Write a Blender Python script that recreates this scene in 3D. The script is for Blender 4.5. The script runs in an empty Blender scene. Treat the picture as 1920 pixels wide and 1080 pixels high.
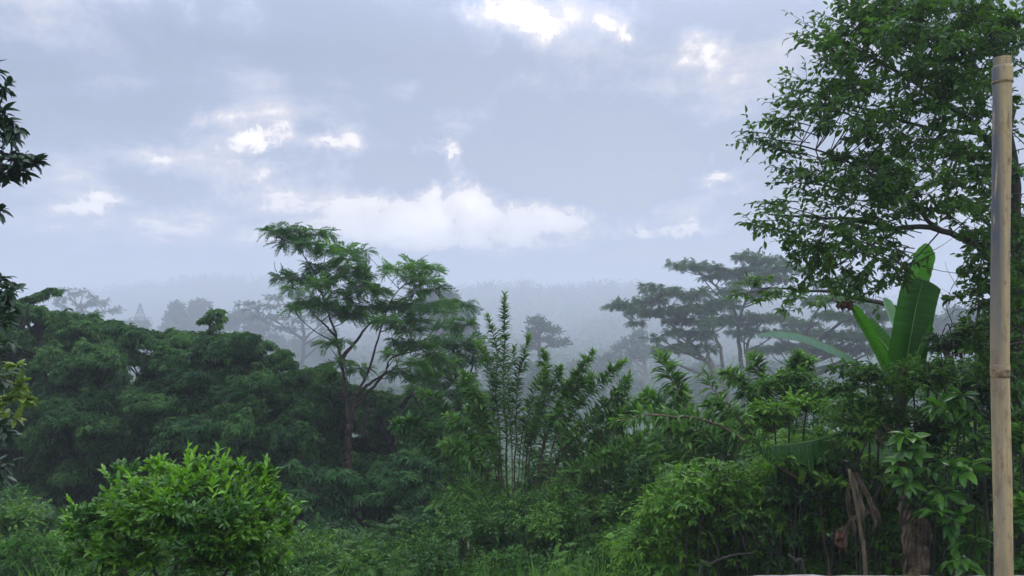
import bpy, math
import numpy as np
R = math.radians
sc = bpy.context.scene
col = sc.collection

# ------------------------------------------------------------------ camera, sky, sun, exposure
F = 1450.0                       # focal length in pixels of the 1920 wide photograph
CAM = np.array([0.0, 0.0, 3.6])
PITCH = math.atan(22 / F)
cd = bpy.data.cameras.new('camera'); co = bpy.data.objects.new('camera', cd); col.objects.link(co)
cd.lens = 36 * F / 1920; cd.clip_end = 5000; cd.clip_start = 0.05
co.location = CAM; co.rotation_euler = (R(90) + PITCH, 0, 0)
sc.camera = co
sc.view_settings.view_transform = 'Standard'
sc.view_settings.look = 'None'
sc.view_settings.gamma = 1
sc.view_settings.exposure = 0.0
cy = sc.cycles
cy.use_denoising = True
cy.max_bounces = 6; cy.diffuse_bounces = 2; cy.glossy_bounces = 2; cy.transmission_bounces = 4
cy.volume_bounces = 2; cy.transparent_max_bounces = 8
cy.use_adaptive_sampling = True; cy.adaptive_threshold = 0.02
cy.sample_clamp_indirect = 6


def at(px, py, Y):
    """point of the world at distance Y (metres, along +Y) seen at photo pixel px, py"""
    xr = (px - 960) / F; yu = (540 - py) / F
    d = np.array([xr, math.cos(PITCH) - yu * math.sin(PITCH), math.sin(PITCH) + yu * math.cos(PITCH)])
    return CAM + d * (Y / d[1])


def tag(o, label=None, cat=None, group=None, kind=None):
    if label: o['label'] = label
    if cat: o['category'] = cat
    if group: o['group'] = group
    if kind: o['kind'] = kind
    return o


def empty(name, loc):
    o = bpy.data.objects.new(name, None); col.objects.link(o)
    o.location = [float(v) for v in loc]; o.empty_display_size = 0.2
    return o


SUN_EL, SUN_AZ = 48.0, 14.0      # behind thin cloud, ahead of the camera and a little right
w = bpy.data.worlds.new('World'); sc.world = w; w.use_nodes = True
nt = w.node_tree; nt.nodes.clear()
N = nt.nodes.new; L = nt.links.new


def mth(op, a, b=None, c=None, clamp=False):
    n = N('ShaderNodeMath'); n.operation = op; n.use_clamp = clamp
    for i, v in enumerate((a, b, c)):
        if v is None: continue
        if isinstance(v, (int, float)): n.inputs[i].default_value = v
        else: L(v, n.inputs[i])
    return n.outputs[0]


def vmix(fac, a, b):
    n = N('ShaderNodeMix'); n.data_type = 'RGBA'
    for k, v in ((0, fac), (6, a), (7, b)):
        if isinstance(v, (int, float)): n.inputs[k].default_value = v
        elif isinstance(v, tuple): n.inputs[k].default_value = (*v, 1)
        else: L(v, n.inputs[k])
    return n.outputs[2]


sky = N('ShaderNodeTexSky'); sky.sky_type = 'NISHITA'; sky.sun_disc = False
sky.sun_elevation = R(SUN_EL); sky.sun_rotation = R(SUN_AZ); sky.air_density = 1.2; sky.dust_density = 2.0
tc = N('ShaderNodeTexCoord')
sep = N('ShaderNodeSeparateXYZ'); L(tc.outputs['Generated'], sep.inputs[0])
dx, dy, dz = sep.outputs
fy = mth('MAXIMUM', dy, 0.12)
u = mth('DIVIDE', dx, fy); v = mth('DIVIDE', dz, fy)
# warp so that cloud edges are ragged
cuv = N('ShaderNodeCombineXYZ'); L(u, cuv.inputs[0]); L(v, cuv.inputs[1])


def noise(vec, scale, detail=6, rough=0.55, dist=0.0, off=(0, 0, 0), stretch=(1, 1, 1)):
    m = N('ShaderNodeMapping'); L(vec, m.inputs[0]); m.inputs[1].default_value = off; m.inputs[3].default_value = stretch
    n = N('ShaderNodeTexNoise'); L(m.outputs[0], n.inputs['Vector'])
    n.inputs['Scale'].default_value = scale; n.inputs['Detail'].default_value = detail
    n.inputs['Roughness'].default_value = rough; n.inputs['Distortion'].default_value = dist
    return n


wn = noise(tc.outputs['Generated'], 7, 7, 0.6)
wsep = N('ShaderNodeSeparateXYZ'); L(wn.outputs['Color'], wsep.inputs[0])
wn2 = noise(tc.outputs['Generated'], 26, 8, 0.68, 0.6)
wsep2 = N('ShaderNodeSeparateXYZ'); L(wn2.outputs['Color'], wsep2.inputs[0])
uw = mth('ADD', mth('ADD', u, mth('MULTIPLY', mth('SUBTRACT', wsep2.outputs[0], 0.5), 0.075)), mth('MULTIPLY', mth('SUBTRACT', wsep.outputs[0], 0.5), 0.09))
vw = mth('ADD', mth('ADD', v, mth('MULTIPLY', mth('SUBTRACT', wsep2.outputs[1], 0.5), 0.065)), mth('MULTIPLY', mth('SUBTRACT', wsep.outputs[1], 0.5), 0.07))
# cloud forms: centre and radii in photo pixels turned into directions, strength
PATCH = [
    (700, 372, 63, 14.4, 0.22), (760, 385, 62.1, 22.77, 0.26), (815, 345, 41.4, 28.98, 0.53), (850, 385, 41.4, 31.05, 0.48), (790, 418, 63, 16.2, 0.39), (960, 395, 62.1, 26.91, 0.34), (1010, 418, 62.1, 20.7, 0.29),
    (1060, 395, 46.575, 22.77, 0.27), (1110, 410, 41.4, 16.56, 0.23), (1025, 365, 26.91, 13.455, 0.23), (815, 272, 27.6, 14.95, 0.56), (842, 290, 13.8, 16.1, 0.52), (445, 260, 27.6, 11.5, 0.37), (475, 262, 29.9, 10.35, 0.30), (518, 256, 23, 11.5, 0.34),
    (590, 262, 23, 9.2, 0.30), (630, 250, 29.9, 16.1, 0.32), (668, 262, 23, 18.4, 0.26), (655, 305, 18.4, 27.6, 0.21), (880, 8, 46, 16.1, 0.25), (975, 12, 50.6, 27.6, 0.56), (1000, 50, 29.9, 29.9, 0.30),
    (1145, 40, 34.5, 18.4, 0.37), (1178, 68, 13.8, 16.1, 0.30), (1350, 340, 34.5, 11.5, 0.59), (1322, 310, 9.2, 16.1, 0.37), (1330, 290, 10.35, 9.2, 0.30), (1345, 95, 39.1, 39.1, 0.31), (1320, 75, 18.4, 20.7, 0.22),
    (500, 340, 70, 30, 0.32), (560, 360, 46, 27.6, 0.22), (165, 388, 60, 14, 0.45), (215, 384, 34.5, 12.65, 0.41), (295, 288, 63.25, 13.8, 0.37), (378, 228, 32.2, 16.1, 0.33), (260, 150, 80, 36, 0.23), (180, 165, 57.5, 18.4, 0.19),
    (150, 310, 57.5, 18.4, 0.26), (1200, 432, 70, 10, 0.38), (1300, 436, 80, 9, 0.38), (600, 400, 130, 40, 0.20), (900, 440, 180, 16, 0.23), (300, 430, 300, 30, 0.11), (80, 215, 57.5, 16.1, 0.15),
    (1130, 230, 200, 80, -0.34), (1060, 330, 150, 36, -0.26), (1200, 370, 120, 30, -0.22), (240, 338, 75, 20, -0.36), (752, 322, 32, 22, -0.55), (130, 205, 60, 24, -0.22), (470, 290, 90, 12, -0.26), (560, 300, 70, 16, -0.24), (540, 80, 240, 60, -0.20),
    (1430, 60, 120, 80, -0.24), (880, 190, 140, 40, -0.20), (1000, 480, 400, 18, -0.14), (770, 240, 60, 26, -0.16), (330, 260, 50, 10, -0.15), (690, 290, 40, 14, -0.20),
    (480, 270, 150, 50, 0.09), (960, 50, 170, 90, 0.14), (1340, 130, 90, 90, 0.12), (640, 290, 120, 60, 0.09), (200, 250, 130, 60, 0.10), (740, 390, 330, 55, 0.13), (1240, 260, 140, 90, -0.12), (80, 60, 200, 80, -0.12), (700, 150, 200, 60, -0.10)]
tot = None
for (px, py, rx, ry, s) in PATCH:
    cu, cv = (px - 960) / F, (562 - py) / F
    a = mth('MULTIPLY', mth('SUBTRACT', uw, cu), F / rx)
    b = mth('MULTIPLY', mth('SUBTRACT', vw, cv), F / ry)
    r2 = mth('ADD', mth('MULTIPLY', a, a), mth('MULTIPLY', b, b))
    g = mth('MULTIPLY', mth('POWER', mth('ADD', 1.0, mth('MULTIPLY', r2, 0.42)), -1.9), s)
    tot = g if tot is None else mth('ADD', tot, g)
front = mth('GREATER_THAN', dy, 0.14)
tot = mth('MULTIPLY', tot, front)
# general broken cloud layer, projected on a flat layer overhead
den = mth('ADD', mth('ABSOLUTE', dz), 0.22)
pl = N('ShaderNodeCombineXYZ'); L(mth('DIVIDE', dx, den), pl.inputs[0]); L(mth('DIVIDE', dy, den), pl.inputs[1])
cn = noise(pl.outputs[0], 1.5, 8, 0.56, 0.3, off=(3.1, 1.7, 0))
cn2 = noise(tc.outputs['Generated'], 16, 9, 0.66, 0.5)
det = mth('SUBTRACT', cn.outputs[0], 0.5)
fine = mth('SUBTRACT', cn2.outputs[0], 0.5)
cn3 = noise(tc.outputs['Generated'], 6, 9, 0.60, 0.9, off=(4, 2, 1))
tot = mth('MULTIPLY', tot, mth('ADD', 0.0, mth('MULTIPLY', cn3.outputs[0], 2.1)))
k = mth('ADD', mth('ADD', mth('ADD', -0.44, mth('MULTIPLY', cn3.outputs[0], 1.5)), mth('MULTIPLY', det, 3.3)), mth('ADD', mth('MULTIPLY', tot, 1.15), mth('MULTIPLY', fine, mth('ADD', 0.42, mth('MULTIPLY', mth('ABSOLUTE', tot), 1.9)))))
cr = N('ShaderNodeValToRGB'); L(k, cr.inputs[0])
els = cr.color_ramp.elements
CL = [(0.0, (.29, .345, .49)), (0.28, (.37, .43, .59)), (0.46, (.47, .53, .685)), (0.62, (.575, .615, .745)), (0.80, (.72, .715, .79)), (0.93, (.90, .86, .87)), (1.0, (1.06, 1.0, .96))]
els[0].position, els[0].color = CL[0][0], (*CL[0][1], 1)
els[1].position, els[1].color = CL[-1][0], (*CL[-1][1], 1)
for p_, c_ in CL[1:-1]:
    e = els.new(p_); e.color = (*c_, 1)
# overcast luminance: the dome gets brighter towards the zenith
el = mth('MAXIMUM', dz, 0.0)
bright = mth('ADD', 1.0, mth('MULTIPLY', mth('SMOOTH_MIN', mth('MAXIMUM', mth('SUBTRACT', el, 0.30), 0.0), 0.6, 0.1), 6.2))
# mist bank close to the horizon
hz = mth('POWER', mth('SUBTRACT', 1.0, mth('MINIMUM', mth('MULTIPLY', el, 7.0), 1.0)), 1.6)
cl = vmix(mth('MULTIPLY', hz, 0.85), cr.outputs[0], (.42, .485, .66))
bright = mth('MULTIPLY', bright, mth('ADD', 1.0, mth('MULTIPLY', mth('MULTIPLY', mth('SUBTRACT', k, 0.80, clamp=True), front), 0.55)))
sc_ = N('ShaderNodeVectorMath'); sc_.operation = 'SCALE'; L(cl, sc_.inputs[0]); L(mth('MULTIPLY', bright, 10.0), sc_.inputs['Scale'])
# a thin opening of blue sky behind the clouds
hole = mth('MULTIPLY', mth('SUBTRACT', 0.46, k, clamp=True), 2.2, clamp=True)
mixed = vmix(mth('MULTIPLY', hole, 0.30), sc_.outputs[0], sky.outputs[0])
bg = N('ShaderNodeBackground'); L(mixed, bg.inputs[0]); bg.inputs[1].default_value = 0.1
wo = N('ShaderNodeOutputWorld'); L(bg.outputs[0], wo.inputs[0])

sd = bpy.data.lights.new('sun', 'SUN'); sd.energy = 0.7; sd.angle = R(25); sd.color = (1, .96, .90)
so = bpy.data.objects.new('sun', sd); col.objects.link(so)
so.rotation_euler = (R(SUN_EL - 90), 0, R(-SUN_AZ))   # shines from +Y, high, towards the camera

# ------------------------------------------------------------------ materials


def new_mat(name):
    m = bpy.data.materials.new(name); m.use_nodes = True
    return m, m.node_tree, m.node_tree.nodes, m.node_tree.links


def leaf_mat(name, c1, c2, rough=0.42, trans=0.3, spec=0.45):
    m, t, n, l = new_mat(name)
    b = n['Principled BSDF']; out = n['Material Output']
    at_ = n.new('ShaderNodeAttribute'); at_.attribute_name = 'tint'
    mx = n.new('ShaderNodeMix'); mx.data_type = 'RGBA'
    l.new(at_.outputs['Fac'], mx.inputs[0]); mx.inputs[6].default_value = (*c1, 1); mx.inputs[7].default_value = (*c2, 1)
    l.new(mx.outputs[2], b.inputs['Base Color'])
    b.inputs['Roughness'].default_value = rough
    b.inputs['Specular IOR Level'].default_value = spec
    tr = n.new('ShaderNodeBsdfTranslucent')
    tm = n.new('ShaderNodeMix'); tm.data_type = 'RGBA'; tm.blend_type = 'MULTIPLY'; tm.inputs[0].default_value = 1
    l.new(mx.outputs[2], tm.inputs[6]); tm.inputs[7].default_value = (1.5, 1.7, 0.6, 1)
    l.new(tm.outputs[2], tr.inputs[0])
    ms = n.new('ShaderNodeMixShader'); ms.inputs[0].default_value = trans
    l.new(b.outputs[0], ms.inputs[1]); l.new(tr.outputs[0], ms.inputs[2]); l.new(ms.outputs[0], out.inputs[0])
    return m


def rough_mat(name, c1, c2, scale=8, rough=0.85, stretch=(1, 1, 1), bump=0.3, spec=0.3, c3=None):
    m, t, n, l = new_mat(name)
    b = n['Principled BSDF']
    tcn = n.new('ShaderNodeTexCoord'); mp = n.new('ShaderNodeMapping'); mp.inputs[3].default_value = stretch
    l.new(tcn.outputs['Object'], mp.inputs[0])
    nz = n.new('ShaderNodeTexNoise'); nz.inputs['Scale'].default_value = scale; nz.inputs['Detail'].default_value = 8
    nz.inputs['Roughness'].default_value = 0.65
    l.new(mp.outputs[0], nz.inputs['Vector'])
    cr_ = n.new('ShaderNodeValToRGB'); l.new(nz.outputs[0], cr_.inputs[0])
    e = cr_.color_ramp.elements
    e[0].position = .35; e[0].color = (*c1, 1); e[1].position = .65; e[1].color = (*c2, 1)
    if c3:
        q = e.new(.78); q.color = (*c3, 1)
    l.new(cr_.outputs[0], b.inputs['Base Color'])
    b.inputs['Roughness'].default_value = rough; b.inputs['Specular IOR Level'].default_value = spec
    if bump:
        bp = n.new('ShaderNodeBump'); bp.inputs['Strength'].default_value = bump; bp.inputs['Distance'].default_value = 0.02
        l.new(nz.outputs[0], bp.inputs['Height']); l.new(bp.outputs[0], b.inputs['Normal'])
    return m


M = {}
M['canopy'] = leaf_mat('canopy_leaf', (.032, .095, .030), (.16, .31, .075), .55, .28, .18)
M['canopy_low'] = leaf_mat('understory_leaf', (.028, .088, .030), (.10, .22, .055), .5, .26, .2)
M['feather'] = leaf_mat('feathery_leaf', (.042, .125, .022), (.16, .34, .04), .55, .38, .2)
M['feather_dark'] = leaf_mat('feathery_dark_leaf', (.034, .105, .022), (.095, .22, .038), .55, .34, .18)
M['glir'] = leaf_mat('pinnate_leaf', (.050, .135, .022), (.19, .36, .045), .5, .3, .22)
M['umbrella'] = leaf_mat('umbrella_tree_leaf', (.034, .080, .026), (.085, .18, .04), .6, .28, .15)
M['far'] = leaf_mat('far_leaf', (.03, .07, .035), (.06, .12, .05), .6, .2)
M['big'] = leaf_mat('fruit_tree_leaf', (.034, .088, .014), (.12, .235, .028), .42, .36, .3)
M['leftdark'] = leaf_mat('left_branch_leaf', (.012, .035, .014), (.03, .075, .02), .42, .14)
M['yellow'] = leaf_mat('yellow_green_leaf', (.12, .20, .03), (.30, .36, .05), .42, .3)
M['citrus'] = leaf_mat('citrus_leaf', (.034, .115, .012), (.21, .42, .03), .32, .30, .4)
M['shrub'] = leaf_mat('shrub_leaf', (.038, .11, .018), (.15, .30, .03), .45, .28, .25)
M['shrub_b'] = leaf_mat('shrub_leaf_bright', (.065, .175, .018), (.22, .41, .035), .45, .3, .25)
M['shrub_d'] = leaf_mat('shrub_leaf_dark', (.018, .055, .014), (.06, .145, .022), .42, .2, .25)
M['glossy'] = leaf_mat('glossy_broad_leaf', (.038, .125, .018), (.16, .34, .035), .3, .3, .45)
M['banana'] = leaf_mat('banana_leaf', (.035, .125, .012), (.07, .22, .022), .36, .40, .4)
M['banana_deep'] = leaf_mat('banana_leaf_deep_green', (.022, .085, .012), (.045, .15, .018), .36, .30, .4)
M['banana_pale'] = leaf_mat('banana_leaf_underside', (.20, .34, .24), (.26, .42, .30), .4, .25, .5)
M['dry'] = rough_mat('dry_banana_leaf', (.07, .045, .03), (.24, .175, .115), 14, .85, (1, 1, .25), .5)
M['grass'] = leaf_mat('grass_blade', (.05, .14, .02), (.14, .29, .04), .5, .3, .2)
M['weed'] = leaf_mat('weed_leaf', (.038, .125, .018), (.11, .25, .028), .5, .28, .2)
M['bark'] = rough_mat('bark', (.030, .026, .020), (.085, .075, .058), 9, .9, (1, 1, .35), .5)
M['bark_red'] = rough_mat('reddish_bark', (.035, .022, .016), (.09, .05, .036), 9, .9, (1, 1, .35), .5)
M['bark_pale'] = rough_mat('pale_bark', (.14, .12, .09), (.28, .25, .19), 7, .9, (1, 1, .4), .4)
M['cane'] = rough_mat('brown_cane', (.10, .07, .04), (.22, .17, .10), 14, .7, (1, 1, .3), .3)
M['rib'] = rough_mat('banana_midrib', (.20, .34, .08), (.30, .42, .13), 6, .5, (1, 1, .3), .1)
M['soil'] = rough_mat('ground_soil_and_grass', (.022, .045, .016), (.05, .10, .03), .35, .95, (1, 1, 1), .6, .2, c3=(.09, .17, .045))
M['pstem'] = rough_mat('banana_pseudostem', (.05, .07, .025), (.12, .13, .05), 5, .7, (1, 1, .2), .4)
M['steel'] = rough_mat('galvanised_steel', (.10, .11, .12), (.16, .17, .18), 3, .5)

# ------------------------------------------------------------------ mesh accumulator
UP = np.array([0., 0., 1.])


def nrm(a):
    return a / np.maximum(np.linalg.norm(a, axis=-1, keepdims=True), 1e-9)


def frames(d, n, s=1.0):
    y = nrm(d); x = nrm(np.cross(y, n)); z = np.cross(x, y)
    Mx = np.stack([x, y, z], -1)
    return Mx * (np.asarray(s).reshape(-1, 1, 1) if np.ndim(s) else s)


class Acc:
    def __init__(s): s.v = []; s.ls = []; s.lt = []; s.t = []; s.n = 0

    def inst(s, T, pos, Mx, tint):
        V, faces = T
        n = len(pos)
        if n == 0: return s
        P = np.einsum('nij,kj->nki', Mx, V) + pos[:, None, :]
        k = len(V)
        base = s.n + np.arange(n) * k
        flat = np.concatenate([np.array(f) for f in faces])
        s.ls.append((base[:, None] + flat[None, :]).ravel())
        s.lt.append(np.tile(np.array([len(f) for f in faces]), n))
        s.t.append(np.repeat(np.broadcast_to(tint, (n,)), k))
        s.v.append(P.reshape(-1, 3)); s.n += n * k
        return s

    def tubes(s, P, rad, sides=4):
        """P (N,K,3) centre lines, rad (N,K)"""
        P = np.asarray(P, float); rad = np.asarray(rad, float)
        n, k, _ = P.shape
        T = np.gradient(P, axis=1); T = nrm(T)
        ref = np.where(np.abs(T[..., 2:3]) > .9, np.array([1., 0, 0]), UP)
        a = nrm(np.cross(T, ref)); b = np.cross(T, a)
        an = np.arange(sides) * 2 * math.pi / sides
        ring = P[:, :, None, :] + rad[:, :, None, None] * (np.cos(an)[None, None, :, None] * a[:, :, None, :] + np.sin(an)[None, None, :, None] * b[:, :, None, :])
        idx = s.n + np.arange(n * k * sides).reshape(n, k, sides)
        q = np.stack([idx[:, :-1, :], np.roll(idx, -1, 2)[:, :-1, :], np.roll(idx, -1, 2)[:, 1:, :], idx[:, 1:, :]], -1)
        s.ls.append(q.ravel()); s.lt.append(np.full(q.size // 4, 4))
        caps = np.concatenate([idx[:, 0, ::-1].reshape(-1, sides), idx[:, -1, :].reshape(-1, sides)])
        s.ls.append(caps.ravel()); s.lt.append(np.full(len(caps), sides))
        s.v.append(ring.reshape(-1, 3)); s.t.append(np.zeros(n * k * sides)); s.n += n * k * sides
        return s

    def grid(s, G, tint=0.0):
        """G (a,b,3) surface"""
        a, b, _ = G.shape
        idx = s.n + np.arange(a * b).reshape(a, b)
        q = np.stack([idx[:-1, :-1], idx[1:, :-1], idx[1:, 1:], idx[:-1, 1:]], -1)
        s.ls.append(q.ravel()); s.lt.append(np.full(q.size // 4, 4))
        s.v.append(G.reshape(-1, 3)); s.t.append(np.broadcast_to(tint, (a, b)).ravel().astype(float)); s.n += a * b
        return s

    def build(s, name, mat, parent=None, smooth=False, tintattr=True):
        V = np.concatenate(s.v).astype(np.float32)
        if parent is not None: V = V - np.array(parent.location, np.float32)
        ls = np.concatenate(s.ls).astype(np.int32); lt = np.concatenate(s.lt).astype(np.int32)
        me = bpy.data.meshes.new(name)
        me.vertices.add(len(V)); me.vertices.foreach_set('co', V.ravel())
        me.loops.add(len(ls)); me.loops.foreach_set('vertex_index', ls)
        me.polygons.add(len(lt)); me.polygons.foreach_set('loop_start', (np.cumsum(lt) - lt).astype(np.int32))
        me.polygons.foreach_set('use_smooth', np.full(len(lt), smooth))
        if tintattr:
            at_ = me.attributes.new('tint', 'FLOAT', 'POINT')
            at_.data.foreach_set('value', np.concatenate(s.t).astype(np.float32))
        me.materials.append(mat)
        me.update(calc_edges=True)
        o = bpy.data.objects.new(name, me); col.objects.link(o)
        if parent is not None: o.parent = parent
        return o


# ------------------------------------------------------------------ leaf shapes (unit length along +Y, +Z is the upper face)


def T_leaf(wd=.42, fold=.10, droop=.12):
    h = wd / 2
    V = np.array([[0, 0, 0], [-h * .85, .33, fold], [-h * .8, .66, fold - droop * .4], [0, 1, -droop], [h * .8, .66, fold - droop * .4], [h * .85, .33, fold], [0, .5, 0]])
    return V, [(0, 6, 2, 1), (6, 3, 2), (0, 5, 4, 6), (6, 4, 3)]


def T_leaf_fine(wd=.42, fold=.08, droop=.25, K=5):
    ys = np.linspace(0, 1, K + 1); V = [[0, 0, 0]]; rows = []
    for y in ys[1:-1]:
        h = wd / 2 * math.sin(math.pi * y ** .85) ** .75
        z = -droop * y * y
        rows.append(len(V)); V += [[-h, y, z + fold * h / (wd / 2)], [0, y, z], [h, y, z + fold * h / (wd / 2)]]
    V.append([0, 1, -droop]); tip = len(V) - 1
    Fc = [(0, rows[0] + 1, rows[0]), (0, rows[0] + 2, rows[0] + 1)]
    for a, b in zip(rows[:-1], rows[1:]):
        Fc += [(a, a + 1, b + 1, b), (a + 1, a + 2, b + 2, b + 1)]
    Fc += [(rows[-1], rows[-1] + 1, tip), (rows[-1] + 1, rows[-1] + 2, tip)]
    return np.array(V), Fc


def T_frond(n=9, ll=.30, lw=.10, droop=.30, ang=62, taper=.5, odd=True, sag=.25, seed=1):
    """pinnate frond: rachis strip and pairs of leaflets"""
    rg = np.random.default_rng(seed)
    V = []; Fc = []
    K = 5
    for i in range(K + 1):
        y = i / K; z = -droop * y * y
        V += [[-.008, y * (1 - droop * .3 * y), z], [.008, y * (1 - droop * .3 * y), z]]
    for i in range(K): Fc.append((2 * i, 2 * i + 1, 2 * i + 3, 2 * i + 2))

    def leaflet(y, a, s):
        z = -droop * y * y; yy = y * (1 - droop * .3 * y)
        d = np.array([math.sin(a), math.cos(a), -sag + rg.normal(0, .10)]); d /= np.linalg.norm(d)
        p = np.array([-d[1], d[0], rg.normal(0, .15)])
        b = len(V); o = np.array([0, yy, z])
        V.extend([o, o + d * s * .45 + p * lw * .5 * s / ll, o + d * s, o + d * s * .45 - p * lw * .5 * s / ll])
        Fc.append((b, b + 3, b + 2, b + 1))
    for i in range(n):
        y = .12 + .85 * (i + .5) / n
        s = ll * (1 - taper * abs(y - .45) * 1.6) * rg.uniform(.9, 1.1)
        for sg in (-1, 1): leaflet(y, sg * R(ang - 22 * y + rg.normal(0, 5)), s)
    if odd: leaflet(.98, 0, ll * .8)
    return np.array(V), Fc


def T_whorl(n=6, wd=.34, droop=.55, seed=1):
    """palmate cluster of drooping leaflets"""
    rg = np.random.default_rng(seed); V = []; Fc = []
    for i in range(n):
        a = R(-105 + 210 * i / (n - 1)) + rg.normal(0, .12)
        s = rg.uniform(.75, 1.05)
        d = np.array([math.sin(a), math.cos(a), 0]); p = np.array([d[1], -d[0], 0]) * wd / 2 * s
        b = len(V); dr = droop * rg.uniform(.7, 1.3)
        V += [d * .08, d * .5 * s - p + [0, 0, -dr * .15], d * s + [0, 0, -dr], d * .5 * s + p + [0, 0, -dr * .15]]
        Fc.append((b, b + 1, b + 2, b + 3))
    return np.array(V), Fc


def T_clump(n=14, seed=3, sz=.34):
    """loose ball of leaf blades for trees so far away that a blade is a pixel"""
    rg = np.random.default_rng(seed); V = []; Fc = []
    for i in range(n):
        c = rg.normal(0, .33, 3); d = nrm(rg.normal(0, 1, 3) * [1, 1, .6]); p = nrm(np.cross(d, rg.normal(0, 1, 3)))
        b = len(V)
        V += [c - d * sz, c + p * sz * .45, c + d * sz, c - p * sz * .45]; Fc.append((b, b + 1, b + 2, b + 3))
    return np.array(V), Fc


LEAF = T_leaf(.40, .07, .15)
LEAF_ROUND = T_leaf(.55, .06, .12)
LEAF_LONG = T_leaf(.26, .05, .3)
FINE = T_leaf_fine(.40, .07, .28)
FINE_WIDE = T_leaf_fine(.46, .06, .35)
FEATHER = [T_frond(11, .36, .095, .38, 66, .55, False, .18, s) for s in (1, 2)]
FEATHER_FAR = T_frond(6, .40, .16, .35, 62, .5, False, .2, 4)
PINNATE = [T_frond(10, .25, .105, .48, 72, .35, True, .28, s) for s in (5, 6)]
PINNATE_BIG = T_frond(10, .30, .12, .45, 72, .3, True, .35, 8)
LEAFLET = T_leaf(.23, .04, .25)
LEAFLET2 = T_leaf(.27, .03, .42)
WHORL = [T_whorl(6, .36, .6, s) for s in (1, 2, 3)]
CLUMP = [T_clump(14, s) for s in (3, 4)]
TUFT = [T_clump(34, s, .15) for s in (7, 8)]

# ------------------------------------------------------------------ growing things


def smooth_path(pts, n=24):
    """Catmull-Rom through control points"""
    P = np.array(pts, float)
    Q = np.concatenate([[2 * P[0] - P[1]], P, [2 * P[-1] - P[-2]]])
    ts = np.linspace(0, len(P) - 1 - 1e-6, n); out = []
    for t in ts:
        i = int(t); f = t - i
        a, b, c, d = Q[i], Q[i + 1], Q[i + 2], Q[i + 3]
        out.append(.5 * ((2 * b) + (-a + c) * f + (2 * a - 5 * b + 4 * c - d) * f * f + (-a + 3 * b - 3 * c + d) * f ** 3))
    return np.array(out)


def bez(s, m, e, K=5):
    t = np.linspace(0, 1, K)[None, :, None]
    return (1 - t) ** 2 * s[:, None] + 2 * t * (1 - t) * m[:, None] + t * t * e[:, None]


def along(P, t):
    """points and tangents on lines P (N,K,3) at t (N,m) in 0..1"""
    n, k, _ = P.shape
    x = np.clip(t, 0, .9999) * (k - 1); i = x.astype(int); f = (x - i)[..., None]
    r = np.arange(n)[:, None]
    a = P[r, i]; b = P[r, i + 1]
    return a + (b - a) * f, nrm(b - a)


def leaves_on(acc, P, per, T, size, rg, t0=.2, spread=55, droop=.25, tint=(0., .6), base_tint=None, flat=.35, jitter=.25, out=None):
    n = len(P)
    t = t0 + (1 - t0) * (np.arange(per)[None, :] + rg.uniform(.2, .8, (n, per))) / per
    pos, tan = along(P, t)
    tan = tan.reshape(-1, 3); pos = pos.reshape(-1, 3)
    sg = np.tile(np.where(np.arange(per) % 2 == 0, 1., -1.), n)[:, None]
    side = nrm(np.cross(tan, UP) + rg.normal(0, .02, tan.shape))
    rot = rg.normal(0, flat * 1.4, (len(pos), 1))
    nor = nrm(np.cross(side, tan)); nor = np.where(nor[:, 2:3] < 0, -nor, nor)
    sdir = nrm(side * sg * np.cos(rot) + nor * np.sin(rot))
    a = np.radians(spread + rg.normal(0, 14, (len(pos), 1))) * np.where(t.reshape(-1, 1) > .93, .35, 1)
    d = tan * np.cos(a) + sdir * np.sin(a) + rg.normal(0, jitter * .5, tan.shape)
    d[:, 2] -= droop
    nn = UP + rg.normal(0, flat, tan.shape)
    if out is not None:
        rad_ = nrm(pos - out[0]); nn = nn + rad_ * out[1]; d = d + rad_ * out[1] * .4
    s = size * rg.uniform(.6, 1.2, len(pos))
    bt = 0 if base_tint is None else np.repeat(base_tint, per)
    tn = np.clip(rg.uniform(*tint, len(pos)) + bt, 0, 1)
    if isinstance(T, list):
        w_ = rg.integers(0, len(T), len(pos))
        for q, TT in enumerate(T):
            k_ = w_ == q; acc.inst(TT, pos[k_], frames(d[k_], nn[k_], s[k_]), tn[k_])
    else:
        acc.inst(T, pos, frames(d, nn, s), tn)


def ball(rg, n, lo=.45, zmin=-1.0):
    v_ = nrm(rg.normal(0, 1, (n * 4 + 40, 3))); v_ = v_[v_[:, 2] >= zmin][:n]
    while len(v_) < n: v_ = np.concatenate([v_, v_])[:n]
    return v_ * (rg.uniform(lo ** 3, 1, (n, 1)) ** (1 / 3))


def twigs_in(rg, c, r, n, zmin=-.5, lo=.45, rise=.15, K=5):
    b = ball(rg, n, lo, zmin)
    b *= 1 + .22 * np.sin(b[:, :1] * 5 + c[0]) + rg.normal(0, .06, (n, 1))   # uneven outline
    e = c + b * r
    s = c + b * r * rg.uniform(.05, .4, (n, 1)) * [1, 1, .5] - np.array([0, 0, r[2] * .25])
    m = (s + e) / 2 + np.array([0, 0, rise * r[2]]) + rg.normal(0, .06, (n, 3)) * r
    return bez(s, m, e, K)


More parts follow.
